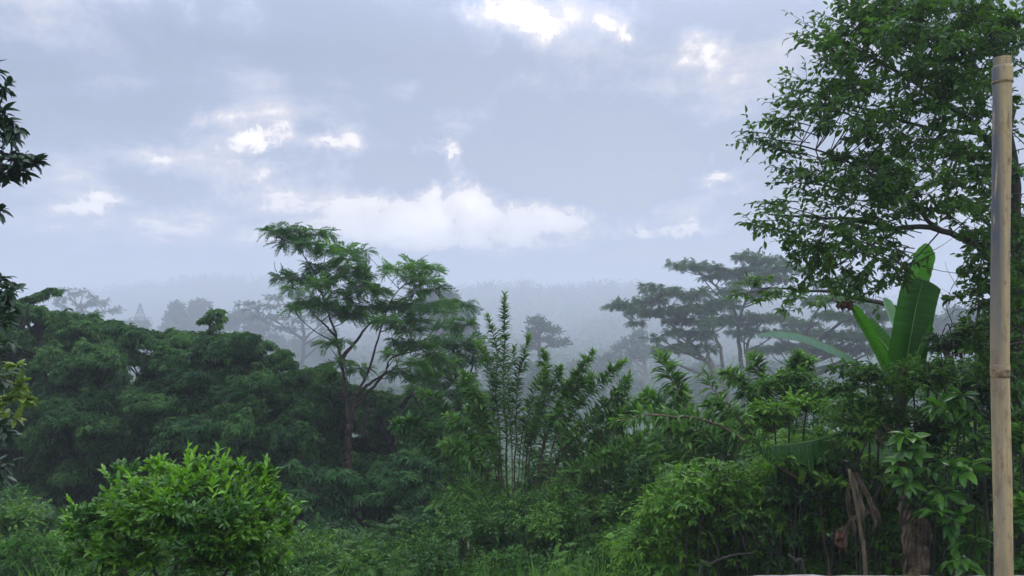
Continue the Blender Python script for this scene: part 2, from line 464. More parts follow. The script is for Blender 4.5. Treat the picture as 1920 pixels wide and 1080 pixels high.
def grow(name, label, cat, clumps, stems, mat, T, size, density, rg, wood='bark', group=None, depth_ratio=.8,
         per=6, spread=55, droop=.25, tint=(0, .6), zmin=-.5, lo=.45, rise=.15, flat=.35, r_twig=.006, limb=.10,
         base=None, clump_tint=.25, twig_sides=3, skeleton_r=None, crown_name='crown', trunk_name='trunk', t0=.2, out=.3, att=1.6, sprays=None):
    """clumps: (px, py, rx, ry, Y) ; stems: list of ([(px,py,Y) ...], r0, r1)."""
    wd = Acc(); lf = Acc()
    skel = []; skr = []
    for pts, r0, r1 in stems:
        P = smooth_path([at(*p) if len(p) == 3 and not isinstance(p, np.ndarray) else p for p in pts], 22)
        P[1:-1] += rg.normal(0, r0 * .18, P[1:-1].shape)
        rr = np.linspace(r0, r1, len(P)) * (1 + .5 * np.exp(-np.arange(len(P)) / 1.5) * (r0 > .04))
        wd.tubes(P[None], rr[None], 7); skel.append(P); skr.append(rr)
    S = np.concatenate(skel); SR = np.concatenate(skr)
    for (px, py, rx, ry, Y) in clumps:
        c = at(px, py, Y); sx = rx * Y / F; sz = ry * Y / F
        r = np.array([sx, sx * depth_ratio, sz])
        dd = S - c; h = np.linalg.norm(dd[:, :2], axis=1)
        cost = np.linalg.norm(dd, axis=1) + att * np.maximum(0, S[:, 2] - (c[2] - .45 * h))
        i = int(np.argmin(cost)); s0 = S[i]
        dist = np.linalg.norm(c - s0)
        lowc = c - np.array([0, 0, sz * .35])
        mid = (s0 + lowc) / 2 + np.array([0, 0, -.10 * dist]) + rg.normal(0, .05, 3) * dist
        lr = min(SR[i] * .75, limb * (.35 + .12 * dist))
        wd.tubes(bez(s0[None], mid[None], lowc[None], 9), np.linspace(lr, lr * .35, 9)[None], 5)
        n = max(6, int(density * sx * (sz + sx * .3) * 4))
        tw = twigs_in(rg, c, r, n, zmin, lo, rise)
        if r_twig:
            # secondary branches fanning from the limb end, then twigs
            nb = max(4, n // 9)
            sb = twigs_in(rg, c, r * .8, nb, zmin, .6, rise); sb[:, 0] = lowc; sb[:, 1] = (sb[:, 0] + sb[:, 2]) / 2
            wd.tubes(sb, np.tile(np.linspace(lr * .4, r_twig, 5), (nb, 1)), 4)
            wd.tubes(tw, np.tile(np.linspace(r_twig, r_twig * .5, 5), (n, 1)), twig_sides)
        bt = np.full(n, rg.uniform(-.5, .5) * clump_tint) + rg.normal(0, .10, n)
        leaves_on(lf, tw, per, T, size, rg, t0, spread, droop, tint, bt, flat, out=(c, out))
    if sprays is not None:                       # long leafy shoots: start, end points
        s_, e_, pn, sz_, tn_ = sprays
        n = len(s_); ln = np.linalg.norm(e_ - s_, axis=1)[:, None]
        m_ = (s_ + e_) / 2 + rg.normal(0, .05, (n, 3)) * ln + [0, 0, .06] * ln
        B0 = bez(s_, m_, e_, 8); wd.tubes(B0, np.tile(np.linspace(.005, .0018, 8), (n, 1)), 4)
        leaves_on(lf, B0, pn, T, sz_, rg, .12, 55, .2, tn_, rg.normal(0, .12, n), .55)
        q_, tq = along(B0, rg.uniform(.15, .75, (n, 4)))
        q_ = q_.reshape(-1, 3); tq = tq.reshape(-1, 3); l4 = np.repeat(ln, 4, 0)
        dv = nrm(tq + rg.normal(0, .55, tq.shape)); e2 = q_ + dv * l4 * rg.uniform(.25, .5, (len(q_), 1))
        B1 = bez(q_, (q_ + e2) / 2 + [0, 0, .02], e2, 5); wd.tubes(B1, np.tile(np.linspace(.0025, .0012, 5), (len(q_), 1)), 3)
        leaves_on(lf, B1, max(5, int(pn * .45)), T, sz_, rg, .1, 55, .2, tn_, None, .55)
    b0 = skel[0][0] if base is None else base
    root = empty(name, b0); tag(root, label, cat, group)
    wd.build(trunk_name, M[wood] if isinstance(wood, str) else wood, root, True, False)
    lf.build(crown_name, mat, root)
    return root


def ground_z(x, y):
    y = np.asarray(y, float); x = np.asarray(x, float)
    d = np.maximum(y - 7.5, 0)
    z = -30 * (1 - np.exp(-d / 85.)) - .04 * d * np.exp(-d / 60.)
    return z


def foot(px, Y):
    """pixel column px at distance Y, on the ground"""
    x = (px - 960) / F * Y
    return np.array([x, Y, float(ground_z(x, Y)) - .05])


# ------------------------------------------------------------------ ground sheet and hills


def vnoise(x, y, seed=0):
    """cheap smooth value noise"""
    xi = np.floor(x).astype(int); yi = np.floor(y).astype(int); fx = x - xi; fy_ = y - yi
    fx = fx * fx * (3 - 2 * fx); fy_ = fy_ * fy_ * (3 - 2 * fy_)

    def h(a, b):
        n_ = (a * 374761393 + b * 668265263 + seed * 1442695) & 0x7fffffff
        n_ = ((n_ ^ (n_ >> 13)) * 1274126177) & 0x7fffffff
        return (n_ & 0xffff) / 65535.
    return (h(xi, yi) * (1 - fx) + h(xi + 1, yi) * fx) * (1 - fy_) + (h(xi, yi + 1) * (1 - fx) + h(xi + 1, yi + 1) * fx) * fy_


def fbm(x, y, seed=0, o=4):
    return sum(vnoise(x * 2 ** i, y * 2 ** i, seed + i) / 2 ** i for i in range(o)) / 2 - .5


# ridges: distance, crest line (photo pixels)
RIDGES = [(700, [(-400, 700), (600, 690), (860, 660), (960, 655), (1060, 612), (1110, 590), (1180, 572), (1300, 560), (1500, 570), (1900, 600), (2400, 640)], 150),
          (950, [(-600, 640), (300, 640), (700, 600), (820, 542), (860, 536), (960, 530), (985, 524), (1010, 529), (1100, 529), (1180, 528), (1300, 545), (1700, 560), (2500, 600)], 180),
          (1200, [(-900, 560), (0, 560), (180, 540), (240, 527), (300, 524), (345, 512), (400, 508), (450, 512), (520, 514), (640, 522), (760, 540), (900, 548), (1300, 560), (3000, 600)], 200)]


def terrain_z(X, Y):
    z = ground_z(X, Y) + fbm(X / 45., Y / 45., 5) * np.clip((Y - 25) / 80, 0, 1) * 6
    for (D, crest, wdt) in RIDGES:
        cx = np.array([(p[0] - 960) / F for p in crest]); cz = np.array([(562 - p[1]) / F * D + CAM[2] for p in crest])
        top = np.interp(X / np.maximum(Y, 1), cx, cz) + fbm(X / 40., Y * 0 + 1., 11) * 6 - .0105 * D
        g = np.exp(-((Y - D) / wdt) ** 2)
        z = np.maximum(z, -32 + (top + 32) * g)
    return z


ta = np.linspace(-1.05, 1.05, 260)
rr_ = np.concatenate([np.linspace(-20, 20, 30), 20 + (np.geomspace(1, 1450, 220) - 1) * 1.2 + .8])
A, RR = np.meshgrid(np.tan(ta * .95), rr_)
GX = A * np.maximum(RR, 14.0) + 0; GY = RR
G = np.stack([GX, GY, terrain_z(GX, GY)], -1)
a_ = Acc(); a_.grid(G); terr = a_.build('terrain', M['soil'], None, True, False); tag(terr, kind='structure')

# forest that covers the far slopes as one mass
rg = np.random.default_rng(77)
fa = Acc()
n = 11500
Yf = 190 + 1420 * rg.uniform(0, 1, n) ** 1.35; Xf = (rg.uniform(-.75, .75, n)) * Yf
Zf = terrain_z(Xf, Yf)
keep = (Yf > 330) | (rg.uniform(0, 1, n) < .6)
Xf, Yf, Zf = Xf[keep], Yf[keep], Zf[keep]
for q in range(2):
    s = rg.uniform(4.0, 12, len(Xf)) * (1 + Yf / 1300) * (.7 + .7 * (fbm(Xf / 60, Yf / 60, 2) + .5))
    pos = np.stack([Xf + rg.normal(0, 1.5, len(Xf)), Yf + rg.normal(0, 1.5, len(Xf)), Zf + s * .10 + q * .5], -1)
    fa.inst(TUFT[q % 2], pos, frames(nrm(rg.normal(0, 1, pos.shape) * [1, 1, .2]), UP + rg.normal(0, .3, pos.shape), s * .72), rg.uniform(0, 1, len(Xf)))
fo = fa.build('distant_forest', M['far']); tag(fo, kind='stuff')


# ------------------------------------------------------------------ pole and wall in the foreground
rg = np.random.default_rng(5)


def lathe_line(P, rad, sides=28):
    a = Acc(); a.tubes(np.array(P)[None], np.array(rad)[None], sides); return a


PY = 2.4
pts_px = [(1879.5, 150), (1878, 300), (1876, 450), (1875, 600), (1875, 691), (1877, 800), (1880, 925), (1882, 1080), (1884, 1230), (1886, 1440)]
Pp = smooth_path([at(x, y, PY) for x, y in pts_px], 150)
r0 = 15.8 / F * PY
rad = np.full(150, r0); yy = np.linspace(0, 1, 150)
pyy = np.interp(np.linspace(0, len(pts_px) - 1, 150), np.arange(len(pts_px)), [p[1] for p in pts_px])
for node in (691, 1132):
    rad += .0022 * np.exp(-((pyy - node) / 4.5) ** 2) - .0012 * np.exp(-((pyy - node - 9) / 3.) ** 2)
rad *= 1 + .01 * np.sin(yy * 23)
pole = empty('bamboo_pole', [Pp[-1][0], Pp[-1][1], 2.0]); tag(pole, 'weathered tan bamboo pole standing upright at the right, grey-streaked, with a collared top', 'pole')
mb, t_, n_, l_ = new_mat('weathered_bamboo')
b = n_['Principled BSDF']
tcn = n_.new('ShaderNodeTexCoord')


def npx(scale, stretch, detail=7, rough=.6):
    mp = n_.new('ShaderNodeMapping'); mp.inputs[3].default_value = stretch; l_.new(tcn.outputs['Object'], mp.inputs[0])
    q = n_.new('ShaderNodeTexNoise'); q.inputs['Scale'].default_value = scale; q.inputs['Detail'].default_value = detail; q.inputs['Roughness'].default_value = rough
    l_.new(mp.outputs[0], q.inputs['Vector']); return q.outputs[0]


def ramp(src, stops):
    c = n_.new('ShaderNodeValToRGB'); l_.new(src, c.inputs[0]); e = c.color_ramp.elements
    e[0].position = stops[0][0]; e[0].color = (*stops[0][1], 1); e[1].position = stops[-1][0]; e[1].color = (*stops[-1][1], 1)
    for p_, c_ in stops[1:-1]:
        q = e.new(p_); q.color = (*c_, 1)
    return c.outputs[0]


def mixn(f, a, b_):
    q = n_.new('ShaderNodeMix'); q.data_type = 'RGBA'; l_.new(f, q.inputs[0])
    for k_, v_ in ((6, a), (7, b_)):
        if isinstance(v_, tuple): q.inputs[k_].default_value = (*v_, 1)
        else: l_.new(v_, q.inputs[k_])
    return q.outputs[2]


basec = ramp(npx(9, (1, 1, .22), 9, .7), [(.32, (.25, .17, .06)), (.48, (.50, .365, .14)), (.70, (.62, .475, .215))])
fibre = ramp(npx(120, (1, 1, .03), 4), [(.40, (0, 0, 0)), (.62, (1, 1, 1))])
c1 = mixn(fibre, basec, (.40, .30, .17))
streak = ramp(npx(26, (1.6, 1, .10), 8, .7), [(.40, (0, 0, 0)), (.47, (1, 1, 1))])
sx_ = n_.new('ShaderNodeSeparateXYZ'); l_.new(tcn.outputs['Object'], sx_.inputs[0])
lefty = n_.new('ShaderNodeMapRange'); l_.new(sx_.outputs[0], lefty.inputs[0]); lefty.inputs[1].default_value = .000; lefty.inputs[2].default_value = -.018; lefty.inputs[3].default_value = 0; lefty.inputs[4].default_value = 1
uppr = n_.new('ShaderNodeMapRange'); l_.new(sx_.outputs[2], uppr.inputs[0]); uppr.inputs[1].default_value = 1.35; uppr.inputs[2].default_value = 1.8; uppr.inputs[3].default_value = .45; uppr.inputs[4].default_value = 1.0
mm = n_.new('ShaderNodeMath'); mm.operation = 'MULTIPLY'; l_.new(lefty.outputs[0], mm.inputs[0]); l_.new(uppr.outputs[0], mm.inputs[1])
m2 = n_.new('ShaderNodeMath'); m2.operation = 'MULTIPLY'; l_.new(mm.outputs[0], m2.inputs[0]); l_.new(streak, m2.inputs[1])
c2 = mixn(m2.outputs[0], c1, (.09, .095, .10))
spots = ramp(npx(42, (1, 1, .35), 8, .75), [(.52, (0, 0, 0)), (.64, (1, 1, 1))])
c3 = mixn(spots, c2, (.20, .13, .07))
l_.new(c3, b.inputs['Base Color']); b.inputs['Roughness'].default_value = .55
bp = n_.new('ShaderNodeBump'); bp.inputs['Strength'].default_value = .25; bp.inputs['Distance'].default_value = .002
l_.new(fibre, bp.inputs['Height']); l_.new(bp.outputs[0], b.inputs['Normal'])
lathe_line(Pp, rad).build('culm', mb, pole, True, False)
M['bamboo_dark'] = rough_mat('bamboo_node_stain', (.10, .07, .04), (.40, .29, .15), 45, .8, (1, 1, 1), .2)
i = int(np.argmin(abs(pyy - 693)))
lathe_line(Pp[i - 2:i + 3], [r0 + .0002, r0 + .0009, r0 + .0014, r0 + .0008, r0 + .0002]).build('node_ring', M['bamboo_dark'], pole, True, False)
q = lambda y: at(1879.5 + (y - 150) * -.004, y, PY)
coll = lathe_line([q(y) for y in (157, 156, 150, 140, 130, 126, 124)], [r0 + .0005, r0 + .0034, r0 + .0030, r0 + .0026, r0 + .0030, r0 + .0022, r0 - .001]).build('collar', mb, pole, True, False)
lathe_line([q(y) for y in (156.5, 154.5, 153)], [r0 + .0034, r0 + .0044, r0 + .0034]).build('band', M['bamboo_dark'], coll, True, False).location = -np.array(pole.location) * 0
tp = []
tr_ = []
for k_ in range(14):
    y = 126 - 18 * k_ / 13
    tp.append(q(y)); tr_.append(r0 - .0028 + (.0012 if k_ % 3 else -.0006))
tp += [q(108), q(111)]; tr_ += [r0 - .008, r0 - .009]
lathe_line(tp, tr_).build('mouth', mb, pole, True, False)
# child of a child keeps its place
for o in pole.children:
    for g in o.children: g.location = (0, 0, 0)
for g in coll.children:
    me = g.data; v_ = np.empty(len(me.vertices) * 3, np.float32); me.vertices.foreach_get('co', v_)
    v_ = v_.reshape(-1, 3) - np.array(pole.location, np.float32); me.vertices.foreach_set('co', v_.ravel())

# low rough stone wall at the bottom right, its left end worn down
nx, ny = 260, 9
xs = np.linspace(-3.0, 4.2, nx)
topz = 3.6 - (np.interp(xs, [(-400 - 960) / F * 2.7, (1240 - 960) / F * 2.7, (1330 - 960) / F * 2.7, (1420 - 960) / F * 2.7, (1500 - 960) / F * 2.7, (1640 - 960) / F * 2.7, 4.2], [1096, 1086, 1080.5, 1077, 1075, 1077.5, 1077]) - 562) / F * 2.72
topz = topz + fbm(xs * 18, xs * 0, 3) * .006 + fbm(xs * 60, xs * 0, 4) * .003
prof = [(2.56, -9), (2.56, -.05), (2.565, -.012), (2.585, 0), (2.64, .003), (2.70, .002), (2.735, -.004), (2.75, -.02), (2.75, -9)]
Gw = np.zeros((nx, len(prof), 3))
for j, (y, dz_) in enumerate(prof):
    Gw[:, j, 0] = xs; Gw[:, j, 1] = y + fbm(xs * 25, xs * 0 + j, 9) * .008
    Gw[:, j, 2] = (2.0 if dz_ == -9 and y < 2.6 else -.2) if dz_ == -9 else topz + dz_ + fbm(xs * 40, xs * 0 + j * 2, 8) * .004
M['stone'] = rough_mat('rough_wall_stone', (.22, .19, .15), (.46, .42, .36), 22, .95, (1, 1, 1), .7, .2)
wl = Acc().grid(Gw).build('stone_wall', M['stone'], None, True, False); tag(wl, 'low rough pale stone wall along the bottom right edge', 'wall')
fl = Acc().grid(np.array([[[-3, -3, 2.0], [-3, 2.56, 2.0]], [[4.2, -3, 2.0], [4.2, 2.56, 2.0]]])).build('terrace_floor', M['stone'], None, False, False); tag(fl, kind='structure')

# ------------------------------------------------------------------ far trees, pylon
rg = np.random.default_rng(21)
FT = 'hazy trees beyond the valley'


def far_tree(name, label, clumps, Y, rg, size=.55, dens=14, trunk=None, r0=.22, T=None, depth=.8, group=FT, zmin=-.6, mat='far', wood='bark', lean=0):
    K_ = 3.1; Y *= K_; size *= K_; r0 *= K_; dens /= K_ ** 2
    cl = [(x, y, rx, ry, Y + dy_ * K_) for (x, y, rx, ry, dy_) in clumps]
    cxm = np.mean([c_[0] for c_ in cl]); lo_ = max(c_[1] for c_ in cl); tx = trunk if trunk is not None else cxm
    f = foot(tx, Y); topc = min(cl, key=lambda c_: c_[1])
    stems = [([f, (f + at(tx + lean, lo_, Y)) / 2, at(tx + lean, lo_ - 4, Y), at((tx + lean + topc[0]) / 2, (lo_ + topc[1]) / 2, Y), at(topc[0], topc[1], Y)], r0, r0 * .25)]
    # a fork
    for c_ in (min(cl, key=lambda c_: c_[0]), max(cl, key=lambda c_: c_[0])):
        stems.append(([at(tx + lean, lo_ + 6, Y), at((tx + lean + c_[0]) / 2, (lo_ + c_[1]) / 2, Y), at(c_[0], c_[1], c_[4])], r0 * .55, r0 * .15))
    return grow(name, label, 'tree', cl, stems, M[mat], T or [FEATHER_FAR, CLUMP[0]], size, dens, rg, wood=wood, group=group, per=3, depth_ratio=depth, zmin=zmin, lo=.5, r_twig=.06, limb=.9, flat=.5, t0=.4)


def flats(spec, rg, n=3, jx=.5):
    out = []
    for (x, y, rx, ry) in spec:
        for _ in range(n):
            out.append((x + rg.normal(0, rx * jx), y + rg.normal(0, ry * .5), rx * .5, ry * .55, rg.normal(0, 1.2)))
    return out


far_tree('umbrella_tree', 'hazy layered umbrella tree far off at the left, above the dark canopy', flats([(135, 546, 28, 6), (165, 553, 26, 6), (190, 566, 26, 5), (205, 582, 20, 5), (120, 560, 20, 6), (110, 572, 14, 6), (160, 572, 26, 6), (185, 592, 24, 6), (145, 585, 25, 7)], rg), 84, rg, .5, 7, trunk=165, T=[FEATHER_FAR], lean=-8)
far_tree('round_crowned_tree', 'pale hazy tree with a tall rounded crown right of the far pylon', flats([(335, 578, 20, 10), (330, 595, 26, 12), (345, 612, 32, 14), (318, 612, 18, 10), (345, 632, 40, 14)], rg, 3, .3), 112, rg, .8, 10, trunk=338)
far_tree('twin_crowned_tree', 'pale hazy tree with a flat ragged top behind the small treetop', flats([(378, 571, 20, 6), (368, 586, 18, 8), (390, 600, 26, 12), (372, 612, 30, 12), (385, 630, 42, 12)], rg, 3, .35), 118, rg, .8, 10, trunk=380)
far_tree('scrubby_tree', 'small hazy scrub tree at the foot of the far pylon', flats([(255, 604, 12, 5), (246, 611, 16, 6), (278, 615, 16, 6), (262, 626, 26, 8)], rg, 2, .4), 105, rg, .6, 9, trunk=262)
far_tree('umbrella_tree', 'big hazy spreading umbrella tree behind the left side of the tall feathery tree', flats([(505, 556, 34, 6), (545, 552, 34, 6), (470, 580, 26, 5), (500, 572, 36, 6), (550, 572, 36, 7), (590, 566, 30, 8), (480, 592, 28, 6), (520, 592, 36, 7), (565, 594, 40, 8), (610, 600, 36, 10), (540, 612, 40, 7), (600, 622, 40, 8)], rg), 70, rg, .48, 7, trunk=560, T=[FEATHER_FAR], lean=10)
far_tree('bushy_tree', 'hazy low bushy tree under the far umbrella tree', flats([(450, 600, 34, 12), (425, 608, 26, 12), (475, 618, 40, 14), (530, 640, 50, 16), (590, 655, 44, 16)], rg, 3, .35), 96, rg, .8, 9, trunk=490)
far_tree('domed_tree', 'dark hazy dome of a tree right behind the tall feathery tree', flats([(830, 566, 40, 16), (800, 570, 34, 14), (865, 590, 28, 16), (845, 612, 46, 22), (880, 622, 22, 16), (800, 610, 46, 22), (770, 585, 30, 14), (850, 650, 46, 22)], rg, 4, .35), 62, rg, .55, 12, trunk=835)
far_tree('airy_tree', 'slender airy tree rising in the mist right of the tall frond spire', flats([(1005, 600, 14, 10), (1020, 612, 18, 8), (995, 622, 16, 8), (1040, 618, 16, 6), (1010, 634, 20, 8), (1035, 640, 18, 7), (1000, 650, 16, 6)], rg, 3, .45), 60, rg, .42, 4.5, trunk=1012)
far_tree('tall_bare_stemmed_tree', 'hazy tree with long bare pale forked trunk and clumped crown in the gap', flats([(1200, 628, 12, 8), (1192, 645, 22, 11), (1210, 658, 20, 10), (1198, 668, 18, 8)], rg, 4, .35), 66, rg, .5, 13, trunk=1208, wood='bark_pale', r0=.26)
far_tree('round_crowned_tree', 'small round hazy tree just left of the bare-stemmed tree', flats([(1162, 652, 14, 9), (1150, 668, 22, 11), (1170, 676, 18, 10)], rg, 3, .35), 70, rg, .5, 11, trunk=1160)
far_tree('broad_hazy_tree', 'broad hazy tree low in the gap behind the leaning fronds', flats([(1120, 680, 34, 14), (1090, 694, 30, 14), (1140, 700, 36, 16), (1115, 724, 46, 16)], rg, 3, .35), 74, rg, .6, 10, trunk=1118)
far_tree('broad_hazy_tree', 'hazy tree at the bottom of the misty gap below the bare-stemmed tree', flats([(1190, 735, 40, 14), (1230, 745, 36, 14), (1160, 755, 40, 16), (1270, 735, 30, 12)], rg, 3, .35), 64, rg, .6, 10, trunk=1205)
far_tree('dark_round_tree', 'dark hazy round tree between the frond spire and the leaning fronds', flats([(1005, 690, 18, 12), (1000, 712, 26, 16), (1010, 740, 30, 16)], rg, 3, .35), 56, rg, .5, 12, trunk=1005)
far_tree('broad_hazy_tree', 'hazy broad tree filling the gap right of the banana leaves', flats([(1790, 590, 34, 12), (1830, 600, 34, 12), (1770, 610, 36, 12), (1810, 625, 44, 14), (1850, 585, 30, 12)], rg, 4, .35), 52, rg, .5, 12, trunk=1805)
far_tree('hazy_slope_tree', 'hazy tree low behind the trunks of the feathery tree', flats([(740, 735, 36, 12), (700, 742, 30, 12), (770, 745, 34, 12)], rg, 3, .35), 48, rg, .45, 11, trunk=740)
for q_, (x, y) in enumerate([(1330, 700), (1420, 690), (1510, 690)]):
    far_tree('hazy_slope_tree', ['hazy tree on the slope below the left umbrella tree trunk', 'hazy tree on the slope between the two umbrella tree trunks', 'hazy tree on the slope behind the broken banana leaf'][q_],
             flats([(x, y, 40, 14), (x - 25, y + 18, 36, 14), (x + 26, y + 14, 36, 14), (x, y + 36, 50, 16)], rg, 3, .35), 58 + q_ * 3, rg, .5, 9, trunk=x)

# lattice pylon
PYL = 400
pb = foot(263, PYL); topp = at(263, 569, PYL)
H = topp[2] - pb[2]
pr = empty('lattice_pylon', pb); tag(pr, 'slender grey lattice power pylon standing far off in the haze', 'pylon')
fr = Acc(); hw = lambda t: 7.4 * (1 - t) ** 1.0 + .12
for sx2 in (-1, 1):
    for sy2 in (-1, 1):
        P = np.array([pb + [sx2 * hw(t), sy2 * hw(t), H * t] for t in np.linspace(0, 1, 12)]); fr.tubes(P[None], np.full((1, 12), .24), 4)
for i in range(10):
    t0_, t1_ = 1 - (1 - i / 10) , 1 - (1 - (i + 1) / 10)
    for sx2, sy2, ex, ey in ((-1, -1, 1, -1), (1, -1, 1, 1), (1, 1, -1, 1), (-1, 1, -1, -1)):
        a_0 = pb + [sx2 * hw(t0_), sy2 * hw(t0_), H * t0_]; b_1 = pb + [ex * hw(t1_), ey * hw(t1_), H * t1_]
        c_0 = pb + [ex * hw(t0_), ey * hw(t0_), H * t0_]; d_1 = pb + [sx2 * hw(t1_), sy2 * hw(t1_), H * t1_]
        fr.tubes(np.array([[a_0, b_1], [c_0, d_1], [a_0, c_0]]), np.full((3, 2), .13), 3)
fr.build('lattice_mast', M['steel'], pr, False, False)
for t_h, wd_ in ((.70, 5), (.76, 6)):
    ar = Acc(); zc = pb + [0, 0, H * t_h]
    for s2 in (-1, 1):
        ar.tubes(np.array([[zc + [0, 0, .5], zc + [s2 * wd_, 0, 0]], [zc, zc + [s2 * wd_, 0, 0]]]), np.full((2, 2), .2), 4)
        ar.tubes(np.array([[zc + [s2 * wd_, 0, 0], zc + [s2 * wd_, 0, -1.6]]]), np.full((1, 2), .08), 4)
    ar.build('crossarm', M['steel'], pr, False, False)

# ------------------------------------------------------------------ umbrella trees in the middle distance on the right
rg = np.random.default_rng(31)
UG = 'tall umbrella-shaped trees on the right'


def umb(label, spec, Y, stems, rg, wood='bark', size=.42, dens=17):
    cl = []; size *= 2.0; dens /= 1.8
    for (x, y, rx, ry) in spec:
        m_ = 3 if rx > 30 else 2
        for k_ in range(m_):
            f = (k_ + .5) / m_ * 2 - 1
            cl.append((x + f * rx * .62 + rg.normal(0, 3), y + abs(f) ** 2 * ry * .5 + rg.normal(0, 2), rx * .46, ry * .72, Y + rg.normal(0, 2.2)))
    return grow('umbrella_tree', label, 'tree', cl, stems, M['umbrella'], [FEATHER_FAR, FEATHER[0]], size, dens, rg, wood=wood, group=UG, per=3, depth_ratio=1.0, zmin=-.15, lo=.45, r_twig=.016, limb=.19, droop=.2, flat=.35, rise=.3, t0=.45)


Y1 = 78
umb('umbrella tree with stacked flat crowns reaching furthest left of the right-hand group',
    [(1172, 571, 40, 11), (1225, 560, 38, 13), (1222, 540, 30, 10), (1262, 549, 36, 12), (1305, 553, 36, 13), (1200, 584, 34, 10), (1250, 585, 42, 12), (1300, 578, 44, 13), (1345, 572, 40, 12), (1285, 600, 46, 11), (1345, 602, 44, 10),
     (1195, 603, 22, 6), (1275, 622, 34, 11), (1320, 626, 34, 12), (1232, 634, 22, 8), (1240, 652, 28, 8), (1285, 652, 32, 11), (1325, 650, 24, 10), (1362, 560, 30, 10)], Y1,
    [([foot(1372, Y1), at(1365, 760, Y1), at(1340, 700, Y1), at(1308, 658, Y1), at(1268, 615, Y1), at(1215, 582, Y1)], .40, .08),
     ([at(1340, 700, Y1), at(1325, 655, Y1 + 1), at(1322, 610, Y1 + 1), at(1290, 565, Y1 + 1)], .23, .055),
     ([at(1355, 725, Y1), at(1352, 660, Y1 + .5), at(1335, 610, Y1), at(1340, 575, Y1)], .23, .055)], rg, 'bark_pale')
Y2 = 86
umb('umbrella tree with the highest crown poking up behind the leafy branch tips',
    [(1286, 497, 38, 10), (1330, 503, 36, 13), (1365, 513, 34, 13), (1325, 518, 26, 8), (1405, 484, 32, 13), (1440, 490, 34, 14), (1420, 505, 40, 13), (1398, 528, 40, 12), (1450, 520, 40, 14), (1480, 505, 34, 14), (1370, 545, 34, 9), (1430, 548, 44, 10)], Y2,
    [([foot(1392, Y2), at(1391, 740, Y2), at(1386, 650, Y2), at(1378, 590, Y2), at(1345, 538, Y2), at(1310, 508, Y2)], .32, .07),
     ([at(1383, 610, Y2), at(1400, 560, Y2), at(1425, 515, Y2)], .19, .055)], rg)
Y3 = 92
umb('umbrella tree with low wide crowns behind the broken banana leaf',
    [(1400, 592, 44, 9), (1450, 598, 46, 10), (1500, 606, 40, 10), (1395, 622, 36, 9), (1385, 605, 30, 8), (1470, 625, 44, 10), (1530, 622, 40, 10), (1480, 652, 46, 11), (1540, 650, 36, 12), (1430, 655, 34, 9)], Y3,
    [([foot(1400, Y3), at(1405, 720, Y3), at(1400, 660, Y3), at(1412, 622, Y3), at(1440, 600, Y3)], .30, .07),
     ([foot(1450, Y3), at(1475, 700, Y3), at(1510, 665, Y3), at(1535, 640, Y3)], .23, .055)], rg)
Y4 = 75
umb('umbrella tree with spreading layered limbs just left of the banana plant',
    [(1550, 530, 38, 9), (1590, 528, 34, 9), (1535, 560, 44, 9), (1590, 560, 44, 8), (1630, 575, 34, 8), (1560, 590, 44, 10), (1620, 600, 44, 10), (1660, 590, 34, 9), (1580, 630, 50, 13), (1640, 625, 44, 13), (1550, 655, 44, 12), (1620, 655, 44, 12)], Y4,
    [([foot(1500, Y4), at(1512, 730, Y4), at(1520, 680, Y4), at(1545, 630, Y4), at(1590, 600, Y4), at(1640, 585, Y4)], .32, .07),
     ([at(1520, 680, Y4), at(1510, 640, Y4), at(1530, 585, Y4), at(1570, 540, Y4)], .19, .055)], rg)

# ------------------------------------------------------------------ dark broad canopy on the left
rg = np.random.default_rng(41)
SIL = [(-80, 556), (30, 566), (90, 582), (170, 596), (230, 610), (300, 628), (390, 620), (440, 622), (490, 636), (522, 652), (545, 680), (600, 692), (680, 722), (760, 748), (800, 775), (860, 830)]
sx_l = [p[0] for p in SIL]; sy_l = [p[1] for p in SIL]
cl_all = []
for px in np.arange(-80, 850, 26):              # the even upper outline
    for q in range(2): cl_all.append((px + rg.normal(0, 8), np.interp(px, sx_l, sy_l) + 12 + q * 16 + rg.normal(0, 4), rg.uniform(26, 42), rg.uniform(12, 20), 20.6 + rg.normal(0, .7)))
for k_ in range(330):
    x = rg.uniform(-80, 850); top = np.interp(x, sx_l, sy_l) + 28; y = top + rg.uniform(0, 1) ** .9 * (950 - top)
    if 655 < x < 790 and 775 < y < 868: continue
    if y > 830 and rg.uniform() < .35: continue
    f = (y - top) / 350
    cl_all.append((x, y, rg.uniform(28, 62), rg.uniform(20, 38), 20.5 - 1.5 * math.sin(min(f, 1) * math.pi) + (f > .8) * .8 + rg.normal(0, .7)))
for row in range(6):
    for px in np.arange(-70, 860, 70):
        x = px + (row % 2) * 35 + rg.normal(0, 10); y = np.interp(x, sx_l, sy_l) + 110 + row * 42 + rg.normal(0, 8)
        if y < 985: cl_all.append((x, y, 58, 34, 24.0 + rg.normal(0, .4)))
cl_all = [(x, y, rx, ry, max(Y, 20.6)) if (abs(x - 657) < 40 + rx * .5 and y > 715) else (x, y, rx, ry, Y) for (x, y, rx, ry, Y) in cl_all if not (abs(x - 655) < 26 and 760 < y < 870)]
for x, y in ((600, 780), (640, 800), (690, 790), (730, 780), (620, 840), (670, 850), (720, 840), (760, 800), (780, 840), (650, 760), (700, 870)):
    for q in range(2): cl_all.append((x + rg.normal(0, 8), y + rg.normal(0, 8), 44, 34, 22.6 + q))
tr_px = [10, 140, 330, 470, 600, 735]
